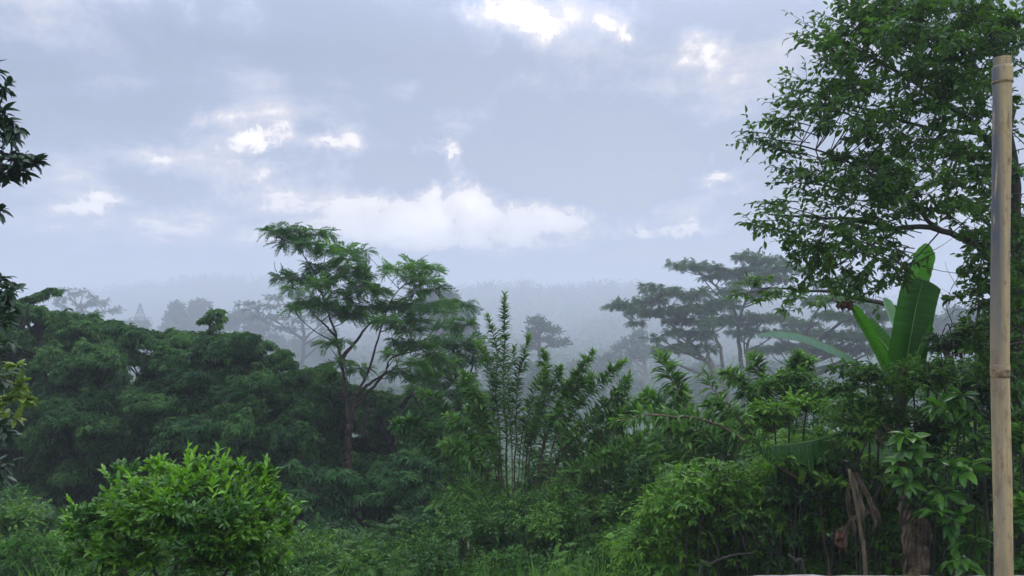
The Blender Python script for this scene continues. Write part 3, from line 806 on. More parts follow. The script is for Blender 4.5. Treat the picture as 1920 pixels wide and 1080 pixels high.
lab = ['dark leafy canopy tree at the left edge behind the yellow-green leaves',
       'dark canopy tree whose black trunk shows left of the rounded bright bush',
       'dark canopy tree above the rounded bright bush, below the far pylon',
       'dark canopy tree with the hump left of the tall feathery tree, under the small treetop',
       'dark canopy tree sloping down to the trunk of the tall feathery tree',
       'low dark canopy tree right of the reddish trunk of the feathery tree']
for ti, tx in enumerate(tr_px):
    cl = [c_ for c_ in cl_all if int(np.argmin([abs(c_[0] - t_x) for t_x in tr_px])) == ti]
    YT = 20.6
    topy = np.interp(tx, sx_l, sy_l)
    st = [([foot(tx, YT), at(tx + 3, 900, YT), at(tx - 4, 800, YT), at(tx + 8, (topy + 800) / 2, YT), at(tx, topy + 45, YT)], .12 if tx > 400 else .17, .04)]
    st.append(([at(tx - 4, 830, YT), at(tx - 40, 770, YT - .5), at(tx - 60, topy + 90, YT - .5)], .09, .03))
    st.append(([at(tx - 4, 800, YT), at(tx + 40, 740, YT - .5), at(tx + 60, topy + 90, YT - .5)], .09, .03))
    grow('broadleaf_tree', lab[ti], 'tree', cl, st, M['canopy'], WHORL, .155, 72, rg, group='dark broadleaf canopy trees on the left', per=4, zmin=-.35, lo=.6, rise=.45, droop=.55, flat=.4, r_twig=.004, limb=.06, tint=(0, .5), clump_tint=.45, spread=60, out=.9)

# the low overhanging understory
def under(label, spec, Y, px, rg, n=3, mat='canopy_low', T=None, size=.19, dens=40, group='low dark understory trees', name='understory_tree'):
    cl = [(x + rg.normal(0, rx * .45), y + rg.normal(0, ry * .3), rx * .55, ry * .65, Y + rg.normal(0, .4)) for (x, y, rx, ry) in spec for _ in range(n)]
    st = [([foot(px, Y + .3), at(px + 5, 990, Y + .3), at(px - 5, 940, Y)], .07, .03), ([at(px, 985, Y + .3), at(px + 45, 930, Y)], .04, .02), ([at(px, 985, Y + .3), at(px - 45, 930, Y)], .04, .02)]
    return grow(name, label, 'tree', cl, st, M[mat], T or WHORL, size, dens, rg, group=group, per=4, zmin=-.2, lo=.6, rise=.4, droop=.5, flat=.4, r_twig=.005, limb=.05)


under('low dark understory tree below the reddish trunk, overhanging a dark hollow', [(640, 895, 60, 24), (720, 890, 60, 24), (600, 925, 50, 24), (680, 930, 60, 28), (760, 930, 50, 26), (630, 965, 55, 22), (715, 968, 50, 20)], 16.2, 680, rg)
under('low dark understory tree right of the rounded bright bush, left of the dark hollow', [(545, 890, 40, 22), (560, 940, 44, 26), (580, 985, 44, 24), (540, 1000, 40, 26)], 15.6, 560, rg)
under('low dark understory tree left of the frond shrubs, right of the dark hollow', [(790, 880, 46, 26), (800, 930, 46, 26), (775, 975, 40, 20)], 16.8, 800, rg)
under('low dark leafy tree in the shade below the left canopy', [(50, 960, 60, 26), (20, 920, 50, 24), (90, 990, 50, 24), (-30, 960, 40, 30)], 14.5, 40, rg)

# small treetop that stands out above the canopy, and the sprig at the far left
grow('young_tree', 'small dark treetop with drooping sprays poking above the dark canopy', 'tree',
     [(398, 586, 16, 5, 20.3), (412, 584, 12, 5, 20.5), (378, 602, 11, 4, 20.4), (392, 596, 12, 4, 20.2), (418, 598, 12, 4, 20.4), (408, 611, 14, 4, 20.2)],
     [([foot(392, 20.4), at(390, 760, 20.4), at(392, 640, 20.4), at(394, 605, 20.4), at(404, 586, 20.4)], .07, .012)], M['canopy'], WHORL, .17, 95, rg, per=4, zmin=0, rise=.7, droop=.5, r_twig=.004, limb=.02)
grow('young_tree', 'arching leafy spray sticking up from the canopy left of the far umbrella tree', 'tree',
     [(75, 556, 16, 6, 19.5), (92, 545, 14, 4, 19.5), (108, 546, 8, 4, 19.5), (55, 562, 18, 8, 19.5)],
     [([foot(40, 19.6), at(38, 760, 19.6), at(42, 620, 19.6), at(60, 560, 19.6), at(85, 545, 19.6), at(108, 546, 19.5)], .06, .010)], M['canopy'], WHORL, .17, 80, rg, per=4, zmin=0, rise=.7, droop=.5, r_twig=.004, limb=.02)

# ------------------------------------------------------------------ tall feathery tree in the middle
rg = np.random.default_rng(51)
YC = 19.2
cf = [(520, 433, 26, 9), (548, 432, 26, 9), (590, 440, 26, 9), (618, 437, 14, 6), (545, 455, 24, 9), (575, 458, 26, 10), (612, 470, 24, 10), (650, 470, 30, 9), (684, 470, 17, 8), (655, 486, 26, 9), (640, 500, 22, 8),
      (530, 523, 24, 7), (560, 520, 28, 9), (548, 540, 20, 8), (590, 505, 24, 12), (600, 535, 26, 12), (625, 520, 24, 10), (660, 510, 26, 10), (690, 518, 26, 11), (680, 540, 28, 13), (710, 545, 26, 12), (655, 545, 20, 9),
      (745, 505, 30, 9), (780, 500, 28, 8), (808, 505, 18, 8), (765, 520, 30, 10), (800, 528, 24, 10), (820, 540, 12, 7), (785, 545, 20, 7),
      (545, 575, 18, 8), (575, 565, 26, 10), (600, 572, 30, 12), (630, 580, 30, 12), (658, 590, 28, 12), (640, 560, 26, 9), (690, 575, 28, 10), (735, 575, 32, 9), (770, 570, 32, 9), (805, 572, 30, 9), (840, 566, 24, 8), (868, 568, 16, 8), (842, 585, 18, 8),
      (730, 600, 30, 10), (780, 600, 30, 10), (765, 620, 26, 9), (615, 643, 16, 8), (640, 640, 18, 9), (755, 643, 28, 10), (785, 650, 28, 10), (815, 668, 26, 10), (835, 680, 18, 8), (775, 680, 28, 11), (740, 665, 20, 9), (640, 683, 18, 9), (675, 690, 18, 8), (745, 700, 24, 9), (790, 705, 26, 10)]
cf = [(x, y, rx * .95, ry * 1.0, YC + rg.normal(0, .55)) for x, y, rx, ry in cf]
A_ = lambda *p: at(p[0], p[1], YC + (p[2] if len(p) > 2 else 0))
grow('feathery_tree', 'tall slender feathery-leaved tree standing highest in the middle left ', 'tree', cf,
     [([foot(654, YC), A_(653, 900), A_(652, 850), A_(655, 795)], .105, .085),
      ([A_(655, 795), A_(649, 745), A_(643, 695), A_(633, 640), A_(620, 598), A_(602, 545), A_(580, 495), A_(548, 447)], .048, .010),
      ([A_(657, 790), A_(668, 745), A_(688, 700), A_(704, 655), A_(716, 610), A_(735, 560), A_(770, 520)], .042, .010),
      ([A_(672, 740), A_(690, 720, -.3), A_(715, 705, -.5), A_(745, 690, -.6)], .05, .015),
      ([A_(664, 762), A_(690, 735, .3), A_(722, 700, .5), A_(735, 672, .5), A_(790, 655, .5)], .045, .015),
      ([A_(640, 672), A_(668, 640, .5), A_(690, 610, .7), A_(720, 590, .7)], .05, .015),
      ([A_(630, 632), A_(610, 610, -.4), A_(585, 588, -.6)], .035, .012),
      ([A_(604, 550), A_(585, 535, .3), A_(550, 525, .5)], .03, .01), ([A_(590, 515), A_(625, 490, .3), A_(660, 472, .5)], .035, .01)],
     M['feather'], FEATHER, .36, 62, rg, wood='bark_red', per=3, zmin=-.25, lo=.35, rise=.35, droop=.18, flat=.35, r_twig=.006, limb=.035, clump_tint=.6, tint=(0, .38), spread=50, depth_ratio=1.1)

YD = 22
cd_ = [(835, 612, 30, 11), (870, 608, 26, 10), (825, 640, 34, 13), (865, 645, 30, 14), (890, 640, 16, 12), (845, 675, 36, 14), (885, 680, 26, 15), (820, 700, 34, 14), (865, 712, 34, 14), (795, 725, 36, 13), (840, 740, 38, 14), (885, 745, 30, 14), (800, 760, 36, 13), (850, 775, 36, 14), (895, 660, 18, 14), (780, 745, 30, 12), (820, 795, 34, 14)]
grow('feathery_tree', 'darker feathery tree just right of the tallest one, before a hazy dome-shaped tree', 'tree', [(x, y, rx, ry, YD + rg.normal(0, .6)) for x, y, rx, ry in cd_],
     [([foot(868, YD), at(866, 900, YD), at(862, 820, YD), at(858, 740, YD), at(850, 660, YD), at(845, 620, YD)], .12, .02), ([at(862, 820, YD), at(835, 780, YD), at(800, 750, YD)], .05, .02), ([at(860, 770, YD), at(880, 720, YD), at(888, 660, YD)], .05, .02)],
     M['feather_dark'], FEATHER, .38, 38, rg, per=3, zmin=-.3, lo=.35, rise=.3, droop=.2, flat=.35, r_twig=.006, limb=.05, clump_tint=.5)

# ------------------------------------------------------------------ pinnate-leaved canes (upright rods clad in fronds)


def cane_shrub(label, canes, rg, mat='glir', group='frond-clad cane shrubs', wood='cane', name='frond_shrub', tintb=(0, .55), T=None, cat='shrub'):
    """canes: (points px,py,Y), radius, frond length, number of fronds, first frond t"""
    wd = Acc(); lf = Acc(); b0 = None
    more = []
    if len(canes) > 2:                            # thinner shoots beside the main ones
        for (pts, r0_, fl_, nf, t0_) in canes[1:]:
            for q_ in range(2):
                ox, oy = rg.normal(0, 26), rg.uniform(5, 85)
                n_p = len(pts); np_ = [pts[0]] + [(p[0] + ox * (k_ + 1) / n_p, p[1] + oy * (k_ + 1) / n_p, p[2] + rg.normal(0, .15)) for k_, p in enumerate(pts[1:])]
                more.append((np_, r0_ * .7, fl_ * rg.uniform(.8, 1.1), int(nf * .8), t0_))
    for (pts, r0_, fl_, nf, t0_) in canes + more:
        nf = int(nf * (2.5 if T is None else 1.3)); t0_ *= .42; pp = [at(*p) if isinstance(p, tuple) else p for p in pts]
        P = smooth_path(pp, 26); P[1:-1] += rg.normal(0, .012, P[1:-1].shape)
        if b0 is None: b0 = P[0]
        wd.tubes(P[None], np.linspace(r0_, r0_ * .35, 26)[None], 6)
        t = np.sort(t0_ + (1 - t0_) * rg.uniform(0, 1, nf) ** .85)[None, :]
        pos, tan = along(P[None], t); pos = pos[0]; tan = tan[0]; t = t[0]
        ref = nrm(np.cross(tan, np.array([.3, 1., .1]))); rf2 = np.cross(tan, ref)
        g = (np.arange(nf) % 2) * math.pi + rg.normal(0, .75, nf) + rg.uniform(0, 1)
        rad_ = ref * np.cos(g)[:, None] + rf2 * np.sin(g)[:, None]
        up_t = np.clip((t - .85) / .15, 0, 1)
        el_ = np.radians(66 - 38 * up_t + rg.normal(0, 9, nf))[:, None]
        d = tan * np.cos(el_) + rad_ * np.sin(el_); d[:, 2] += .12
        s_ = fl_ * .60 * (1 - .35 * up_t) * np.clip(.55 + (t - t0_) * 3, .55, 1) * rg.uniform(.75, 1.15, nf)
        nn = UP + .35 * tan + rg.normal(0, .2, tan.shape)
        tn = np.clip(rg.uniform(*tintb, nf) + up_t * .35 + rg.normal(0, .05), 0, 1)
        TT = T or [LEAFLET, LEAFLET2]
        w_ = rg.integers(0, len(TT), nf)
        for q_, T1 in enumerate(TT):
            k_ = w_ == q_; lf.inst(T1, pos[k_], frames(d[k_], nn[k_], s_[k_]), tn[k_])
    root = empty(name, b0); tag(root, label, cat, group)
    wd.build('stem', M[wood], root, True, False); lf.build('foliage', M[mat], root)
    return root


rg = np.random.default_rng(61)
YG = 13.5
g_ = lambda x, y, d=0: (x, y, YG + d)
fg = foot(955, YG)
cane_shrub('frond shrub with the tall upright spire of stacked leaves left of the misty gap', [
    ([foot(955, YG), g_(950, 850), g_(944, 740), g_(947, 640), g_(946, 552)], .022, .30, 190, .30),
    ([foot(948, YG), g_(938, 850), g_(930, 740, .3), g_(932, 660, .3), g_(912, 592, .3)], .018, .30, 150, .30),
    ([foot(962, YG), g_(966, 850), g_(968, 760, -.3), g_(972, 700, -.3), g_(992, 632, -.4)], .018, .30, 140, .35),
    ([foot(950, YG), g_(930, 880), g_(905, 800, -.4), g_(888, 740, -.5), g_(868, 700, -.6)], .018, .36, 130, .30),
    ([foot(945, YG), g_(915, 890, -.5), g_(880, 820, -.9), g_(840, 780, -1)], .016, .36, 110, .25)], rg)
cane_shrub('frond shrub with the rounded bright top right of the spire', [
    ([foot(975, YG - .4), g_(995, 850), g_(1012, 760), g_(1022, 700), g_(1019, 660)], .018, .32, 150, .25),
    ([foot(972, YG - .4), g_(985, 870), g_(1008, 790, .4), g_(1040, 720, .4), g_(1050, 690, .4)], .018, .32, 130, .3),
    ([foot(978, YG - .4), g_(1020, 840, -.3), g_(1050, 760, -.4), g_(1080, 705, -.4), g_(1112, 662, -.4)], .018, .34, 150, .3)], rg)
cane_shrub('frond shrub with canes leaning right into the misty gap', [
    ([foot(990, YG - .8), g_(1030, 860, -.6), g_(1075, 775, -.6), g_(1125, 715, -.6), g_(1170, 680, -.6)], .020, .34, 170, .3),
    ([foot(992, YG - .8), g_(1040, 880, -.8), g_(1095, 790, -.8), g_(1150, 750, -.8), g_(1182, 705, -.7)], .018, .34, 150, .3),
    ([foot(1000, YG - .8), g_(1060, 890, -.9), g_(1120, 820, -1), g_(1175, 775, -1), g_(1232, 740, -1)], .018, .36, 140, .3),
    ([foot(996, YG - .8), g_(1050, 920, -1.2), g_(1120, 870, -1.5), g_(1180, 840, -1.6), g_(1240, 820, -1.6)], .016, .36, 120, .3)], rg)
cane_shrub('frond shrub with one upright cane of large ladder-like fronds in the misty gap', [
    ([foot(1335, 11.0), (1325, 880, 11.), (1290, 770, 11.), (1262, 715, 11.), (1236, 668, 11.)], .018, .46, 85, .42),
    ([foot(1340, 11.0), (1325, 900, 11.), (1280, 810, 10.8), (1245, 770, 10.8), (1210, 735, 10.8)], .016, .36, 80, .35),
    ([foot(1338, 11.0), (1310, 880, 11.2), (1285, 800, 11.3), (1280, 760, 11.3), (1285, 730, 11.3)], .016, .34, 80, .35)], rg)
cane_shrub('frond shrub below the trunks of the umbrella trees', [
    ([foot(1450, 11.5), (1440, 860, 11.5), (1410, 770, 11.5), (1390, 720, 11.5), (1360, 700, 11.5)], .018, .40, 110, .3),
    ([foot(1452, 11.5), (1450, 840, 11.3), (1440, 750, 11.3), (1425, 700, 11.3), (1412, 668, 11.3)], .018, .38, 110, .3),
    ([foot(1455, 11.5), (1462, 840, 11.7), (1480, 740, 11.7), (1490, 690, 11.7), (1500, 668, 11.7)], .018, .38, 110, .3),
    ([foot(1448, 11.5), (1420, 880, 11.2), (1380, 800, 11.), (1350, 770, 11.), (1325, 760, 11.)], .018, .40, 110, .3)], rg)
cane_shrub('frond shrub with drooping grey-green fronds left of the spire', [
    ([foot(880, 14.5), (870, 880, 14.5), (850, 800, 14.5), (825, 755, 14.5), (790, 735, 14.5)], .018, .42, 110, .3),
    ([foot(882, 14.5), (880, 880, 14.6), (885, 790, 14.7), (880, 740, 14.7), (860, 720, 14.7)], .018, .40, 110, .3),
    ([foot(878, 14.5), (850, 900, 14.3), (820, 840, 14.2), (780, 800, 14.2), (760, 790, 14.2)], .018, .40, 110, .3)], rg, 'feather_dark')
cane_shrub('frond shrub low in the middle behind the grass', [
    ([foot(1090, 15), (1085, 920, 15.), (1070, 850, 15.), (1050, 800, 15.)], .016, .42, 90, .2),
    ([foot(1092, 15), (1100, 920, 15.), (1120, 860, 15.), (1150, 810, 15.)], .016, .42, 90, .2),
    ([foot(1088, 15), (1060, 930, 15.), (1030, 880, 15.), (1000, 850, 15.)], .016, .42, 90, .2)], rg, 'feather_dark')
# the long arching cane
cane_shrub('long thin brown cane arching left across the misty gap', [
    ([foot(1570, 7.9), (1540, 960, 7.9), (1460, 875, 7.8), (1400, 830, 7.7), (1345, 795, 7.6), (1285, 781, 7.6), (1215, 779, 7.6), (1150, 790, 7.6)], .022, .26, 60, .80),
    ([(1440, 860, 7.8), (1400, 800, 7.9), (1345, 740, 7.9), (1318, 690, 7.9)], .010, .26, 26, .5)], rg, group=None, name='arching_cane', cat='cane')

# ------------------------------------------------------------------ generic shrubs that make the thicket
rg = np.random.default_rng(71)


def shrub(label, px, py, rx, ry, Y, mat, T, size, rg, dens=60, n=9, group='leafy thicket shrubs', name='shrub', per=6, droop=.25, wood='bark', **kw):
    cl = []
    for k_ in range(n):
        b_ = ball(rg, 1, .3, -.6)[0]
        cl.append((px + b_[0] * rx * .75, py - b_[2] * ry * .75, rx * .42 * rg.uniform(.8, 1.2), ry * .42 * rg.uniform(.8, 1.2), Y + b_[1] * rx * Y / F * .6))
    for k_ in range(5):
        cl.append((px + rg.uniform(-.7, .7) * rx, py + ry * rg.uniform(.8, 2.4), rx * .36, ry * .4, Y + rg.normal(0, .15)))
    f = foot(px, Y)
    st = [([f, (f + at(px, py + ry * .3, Y)) / 2 + rg.normal(0, .05, 3), at(px + rg.normal(0, rx * .1), py, Y), at(px + rg.normal(0, rx * .3), py - ry * .6, Y)], .016, .005)]
    for s2 in (-1, 1): st.append(([f + [s2 * .04, 0, 0], at(px + s2 * rx * .3, py + ry * .4, Y), at(px + s2 * rx * .6, py - ry * .2, Y)], .011, .004))
    kw2 = dict(zmin=-.4, lo=.4, rise=.3, flat=.45, r_twig=.003, limb=.02, clump_tint=.5, depth_ratio=.9); kw2.update(kw)
    return grow(name, label, 'shrub', cl, st, M[mat], T, size, dens, rg, wood=wood, group=group, per=per, droop=droop, crown_name='foliage', trunk_name='stem', **kw2)


LT = [LEAF, LEAF_ROUND, LEAF_LONG]
# thicket: label, px, py, rx, ry, Y, material, leaf, size, density
TH = [
    ('leafy shrub with pale sprigs filling the right of the thicket below the banana leaf', 1500, 735, 90, 60, 9.6, 'shrub', LEAF, .085, 75),
    ('leafy shrub crowding the base of the banana leaves', 1625, 720, 90, 62, 7.5, 'shrub', LEAF, .075, 90),
    ('leafy shrub below and right of the upright banana leaves', 1735, 715, 72, 62, 7.4, 'shrub', LEAF, .075, 90),
    ('bright leafy shrub above the torn hanging banana leaf', 1480, 775, 95, 45, 7.9, 'shrub_b', LEAF, .085, 80),
    ('leafy shrub right of the torn hanging banana leaf', 1620, 800, 95, 60, 7.5, 'shrub', LEAF, .08, 80),
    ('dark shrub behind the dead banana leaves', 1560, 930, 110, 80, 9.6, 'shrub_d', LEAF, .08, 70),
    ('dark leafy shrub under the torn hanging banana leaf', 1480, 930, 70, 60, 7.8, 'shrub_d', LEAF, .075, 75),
    ('bright green shrub at the foot of the arching cane', 1330, 900, 80, 50, 7.9, 'shrub_b', LEAF_ROUND, .075, 75),
    ('bright shrub in the middle of the thicket left of the arching cane', 1290, 965, 80, 55, 7.7, 'shrub_b', LEAF, .08, 70),
    ('dark shrub low in the thicket above the bent bare stem', 1400, 975, 80, 45, 7.9, 'shrub', LEAF, .075, 75),
    ('shrub with feathery dull leaves behind the arching cane', 1250, 850, 80, 50, 12.5, 'glir', PINNATE, .24, 26),
    ('shrub with fine leaves under the arch of the cane', 1340, 845, 70, 45, 11.6, 'shrub', LEAF_LONG, .09, 60),
    ('dull green shrub left of the arching cane tip', 1150, 850, 80, 50, 13.8, 'glir', PINNATE, .24, 26),
    ('thin twiggy shrub in front of the pale meadow', 1150, 930, 80, 45, 13.0, 'shrub_d', LEAF_LONG, .09, 40),
    ('dark twiggy shrub at the foot of the frond canes', 1010, 930, 70, 40, 13.5, 'shrub_d', LEAF_LONG, .09, 50),
    ('dark shrub at the foot of the spire shrub', 910, 930, 70, 44, 14.0, 'canopy_low', LEAF_LONG, .09, 55),
    ('shrub with bright tips in front of the tall grass', 1215, 1010, 60, 45, 8.2, 'shrub_b', LEAF, .075, 70),
    ('low bright shrub at the bottom of the picture under the thicket', 1230, 1070, 60, 30, 9.9, 'shrub_b', LEAF, .07, 70),
    ('low shrub at the bottom edge left of the bent bare stem', 1320, 1050, 50, 35, 9.6, 'shrub', LEAF, .075, 70),
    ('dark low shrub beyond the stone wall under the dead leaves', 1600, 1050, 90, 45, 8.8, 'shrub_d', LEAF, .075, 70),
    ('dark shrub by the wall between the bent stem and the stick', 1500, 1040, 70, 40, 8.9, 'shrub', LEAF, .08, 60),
    ('low leafy weed bush in the middle of the grass', 1060, 1010, 60, 34, 11.0, 'weed', LEAF, .085, 60),
    ('low leafy weed bush at the bottom centre of the picture', 960, 1050, 60, 30, 10.4, 'weed', LEAF, .085, 60),
    ('low leafy weed bush left of the bottom centre grass', 870, 1000, 60, 34, 12.0, 'weed', LEAF_LONG, .10, 50),
    ('fine-leaved low bush under the left canopy beside the rounded bush', 60, 1040, 90, 50, 9.5, 'weed', LEAF_LONG, .085, 70),
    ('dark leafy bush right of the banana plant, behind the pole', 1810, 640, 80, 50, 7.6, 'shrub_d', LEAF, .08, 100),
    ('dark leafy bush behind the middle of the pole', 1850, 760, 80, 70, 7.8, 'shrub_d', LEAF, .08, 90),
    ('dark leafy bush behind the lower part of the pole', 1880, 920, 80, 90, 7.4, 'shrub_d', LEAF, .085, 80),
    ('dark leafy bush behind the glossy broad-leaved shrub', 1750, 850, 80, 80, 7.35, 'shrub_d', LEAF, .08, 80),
    ('mid green leafy bush right of the lower pole', 1910, 820, 40, 60, 6.2, 'shrub', LEAF, .09, 90),
    ('mid green leafy bush at the bottom right corner behind the wall', 1915, 980, 45, 60, 6.0, 'shrub', LEAF_ROUND, .095, 80),
]
TH += [('leafy bush at the foot of the spire shrub, left of the brown canes', 930, 940, 60, 34, 13.0, 'shrub', LEAF_LONG, .09, 60),
       ('leafy bush at the foot of the leaning canes', 1040, 925, 60, 34, 13.0, 'shrub_b', LEAF_LONG, .085, 55),
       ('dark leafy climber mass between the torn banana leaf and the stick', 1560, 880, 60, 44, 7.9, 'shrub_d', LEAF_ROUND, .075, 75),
       ('mid green bush right of the stick, above the wall', 1665, 1010, 44, 36, 7.6, 'shrub', LEAF, .075, 75)]
for (lb, px, py, rx, ry, Y, mt, T, sz, dn) in TH:
    kw = dict(per=4, dens=dn) if T is PINNATE else dict(per=7, dens=dn * 1.15)
    shrub(lb, px, py, rx, ry, Y, mt, T, sz, rg, n=12, **kw)

# the tangle of undergrowth that nobody could count
rg = np.random.default_rng(75)
ux = [-100, 60, 150, 560, 640, 700, 800, 860, 1000, 1100, 1180, 1250, 1350, 1430, 1550, 1750, 2000]
uy = [920, 960, 1000, 1000, 985, 985, 980, 900, 900, 890, 830, 800, 810, 770, 740, 700, 600]
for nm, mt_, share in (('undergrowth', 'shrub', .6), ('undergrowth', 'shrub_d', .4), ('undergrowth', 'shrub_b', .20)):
    front_ = share == .20
    ua = Acc()
    for k_ in range(int(760 * share)):
        px = rg.uniform(-60, 1960); top = np.interp(px, ux, uy)
        py = top + rg.uniform(0, 1) ** .8 * (1110 - top)
        Y = np.interp(py, [650, 760, 850, 960, 1080], [8.6, 11.8, 12.6, 11.2, 9.8]) - (px > 1200) * 1.3 + rg.uniform(-.2, 1.8) + (mt_ == 'shrub_d') * .8
        if front_:
            px = rg.uniform(1180, 1900); py = rg.uniform(np.interp(px, [1180, 1300, 1450, 1900], [960, 900, 850, 850]), 1110); Y = rg.uniform(8.0, 9.2)
        if not front_ and 820 < px < 1140 and py > 985 and rg.uniform() < .6: continue
        c = at(px, py, Y); r = np.array([rg.uniform(.3, .6), .4, rg.uniform(.22, .38)])
        tw = twigs_in(rg, c, r, 46, -.5, .4, .3); ua.tubes(tw, np.full((46, 5), .003), 3)
        T = [LEAF, LEAF_ROUND, LEAF_LONG, PINNATE][rg.choice(4, p=[.4, .15, .2, .25])]
        leaves_on(ua, tw, 3 if T is PINNATE else 8, T, (.2 if T is PINNATE else rg.uniform(.06, .09)), rg, .1, 55, .25, (0, .6), np.full(46, rg.uniform(-.5, .5)), .45, out=(c, .4))
    tag(ua.build(nm, M[mt_]), kind='stuff')

# pale meadow glimpsed under the canes is ground; scrub on the near slope as cover
rg = np.random.default_rng(81)
gc = Acc(); n = 5200
Yg = rg.uniform(17, 110, n); Xg = rg.uniform(-.72, .72, n) * Yg
pos = np.stack([Xg, Yg, terrain_z(Xg, Yg) + .15], -1)
sz_ = rg.uniform(.5, 1.5, n) * (1 + Yg / 80)
for q in range(2):
    gc.inst(TUFT[q], pos + rg.normal(0, .3, pos.shape), frames(nrm(rg.normal(0, 1, pos.shape)), UP + rg.normal(0, .3, pos.shape), sz_), rg.uniform(0, 1, n))
g1 = gc.build('ground_cover', M['grass']); tag(g1, kind='stuff')

# grass
ga = Acc(); n = 60000
Yg = rg.uniform(8.2, 15.5, n); Xg = rg.uniform(-.68, .72, n) * Yg
pos = np.stack([Xg, Yg, terrain_z(Xg, Yg) - .02], -1)
tuft = fbm(Xg * 1.3, Yg * 1.3, 9) + .5
d = nrm(np.stack([rg.normal(0, .35, n), rg.normal(0, .35, n), np.ones(n)], -1))
B = np.array([[-.012, 0, 0], [.012, 0, 0], [.010, .4, .02], [-.010, .4, .02], [.006, .75, .10], [-.006, .75, .10], [0, 1, .25]])
ga.inst((B, [(0, 1, 2, 3), (3, 2, 4, 5), (5, 4, 6)]), pos, frames(d, rg.normal(0, 1, d.shape) * [1, 1, .1], rg.uniform(.5, 1.25, n) * (.5 + .9 * tuft)), np.clip(tuft + rg.normal(0, .25, n), 0, 1))
g2 = ga.build('grass', M['grass']); tag(g2, kind='stuff')

# ------------------------------------------------------------------ rounded bright bush in the left foreground
rg = np.random.default_rng(91)
YB = 4.9
cl = []
ccx, ccy, crx, cry = 338, 1010, 205, 142
for k_ in range(58):
    b_ = ball(rg, 1, .72, -.55)[0]
    if b_[1] > .35: b_[1] *= -1
    cl.append((ccx + b_[0] * crx * .86, ccy - b_[2] * cry * .84, 44, 34, YB + b_[1] * .45))
for (x, y) in ((160, 1040), (140, 1010), (190, 1070), (230, 1080), (520, 1060), (500, 1085), (450, 1085), (380, 1090), (300, 1090), (175, 1090), (130, 1060), (535, 1090), (500, 885), (497, 905), (545, 960), (530, 965), (540, 1000), (150, 965), (130, 985), (160, 1010), (420, 880), (440, 878), (375, 878), (290, 880), (525, 1040), (520, 930), (225, 895), (240, 885)):
    cl.append((x, y, 20, 22, YB + rg.normal(0, .1)))
base = np.array([at(ccx, ccy, YB)[0], YB, -.02])
bb = grow('citrus_bush', 'rounded bright green glossy bush in the left foreground', 'bush', cl,
     [([base, at(340, 1300, YB), at(335, 1150, YB), at(330, 1060, YB), at(345, 960, YB)], .03, .008), ([at(340, 1200, YB), at(420, 1080, YB), at(470, 980, YB)], .016, .006), ([at(338, 1220, YB), at(240, 1080, YB), at(190, 1000, YB)], .016, .006), ([at(338, 1160, YB), at(400, 1010, YB - .2), at(420, 930, YB - .2)], .014, .006), ([at(338, 1160, YB), at(270, 1030, YB - .2), at(250, 930, YB - .2)], .014, .006)],
     M['citrus'], [FINE, T_leaf_fine(.46, .1, .15), T_leaf_fine(.36, .05, .4)], .053, 400, rg, wood='bark', per=7, zmin=-.2, lo=.3, rise=.1, droop=.0, flat=.5, r_twig=.0022, limb=.006, spread=48, tint=(.08, .62), clump_tint=.7, crown_name='foliage', trunk_name='stem')
# fresh upright shoots on the same bush
sh = Acc(); m_ = 110
b_ = ball(rg, m_, .93, .0); b_[:, 1] = -abs(b_[:, 1]) * rg.choice([1, -.4], m_)
ang_bias = rg.uniform(0, 1, m_) < .7
b_[ang_bias, 0] = abs(b_[ang_bias, 0])
c0 = at(ccx, ccy, YB)
s0 = c0 + b_ * np.array([crx * YB / F, .45, cry * YB / F]) * .93
dirn = nrm(b_ * [.7, .5, .3] + np.array([0, 0, .8]))
e0 = s0 + dirn * rg.uniform(.04, .17, (m_, 1)) 
for s3, e3 in (((500, 900), (499, 858)), ((540, 965), (566, 940)), ((535, 985), (562, 958)), ((415, 890), (418, 862)), ((376, 885), (374, 855))):
    s0 = np.concatenate([s0, [at(*s3, YB)]]); e0 = np.concatenate([e0, [at(*e3, YB)]])
P = bez(s0, (s0 + e0) / 2 + [0, 0, .01], e0)
leaves_on(sh, P, 9, FINE, .052, rg, .1, 42, -.15, (.6, 1), None, .4)
sh.build('new_shoots', M['citrus'], bb)

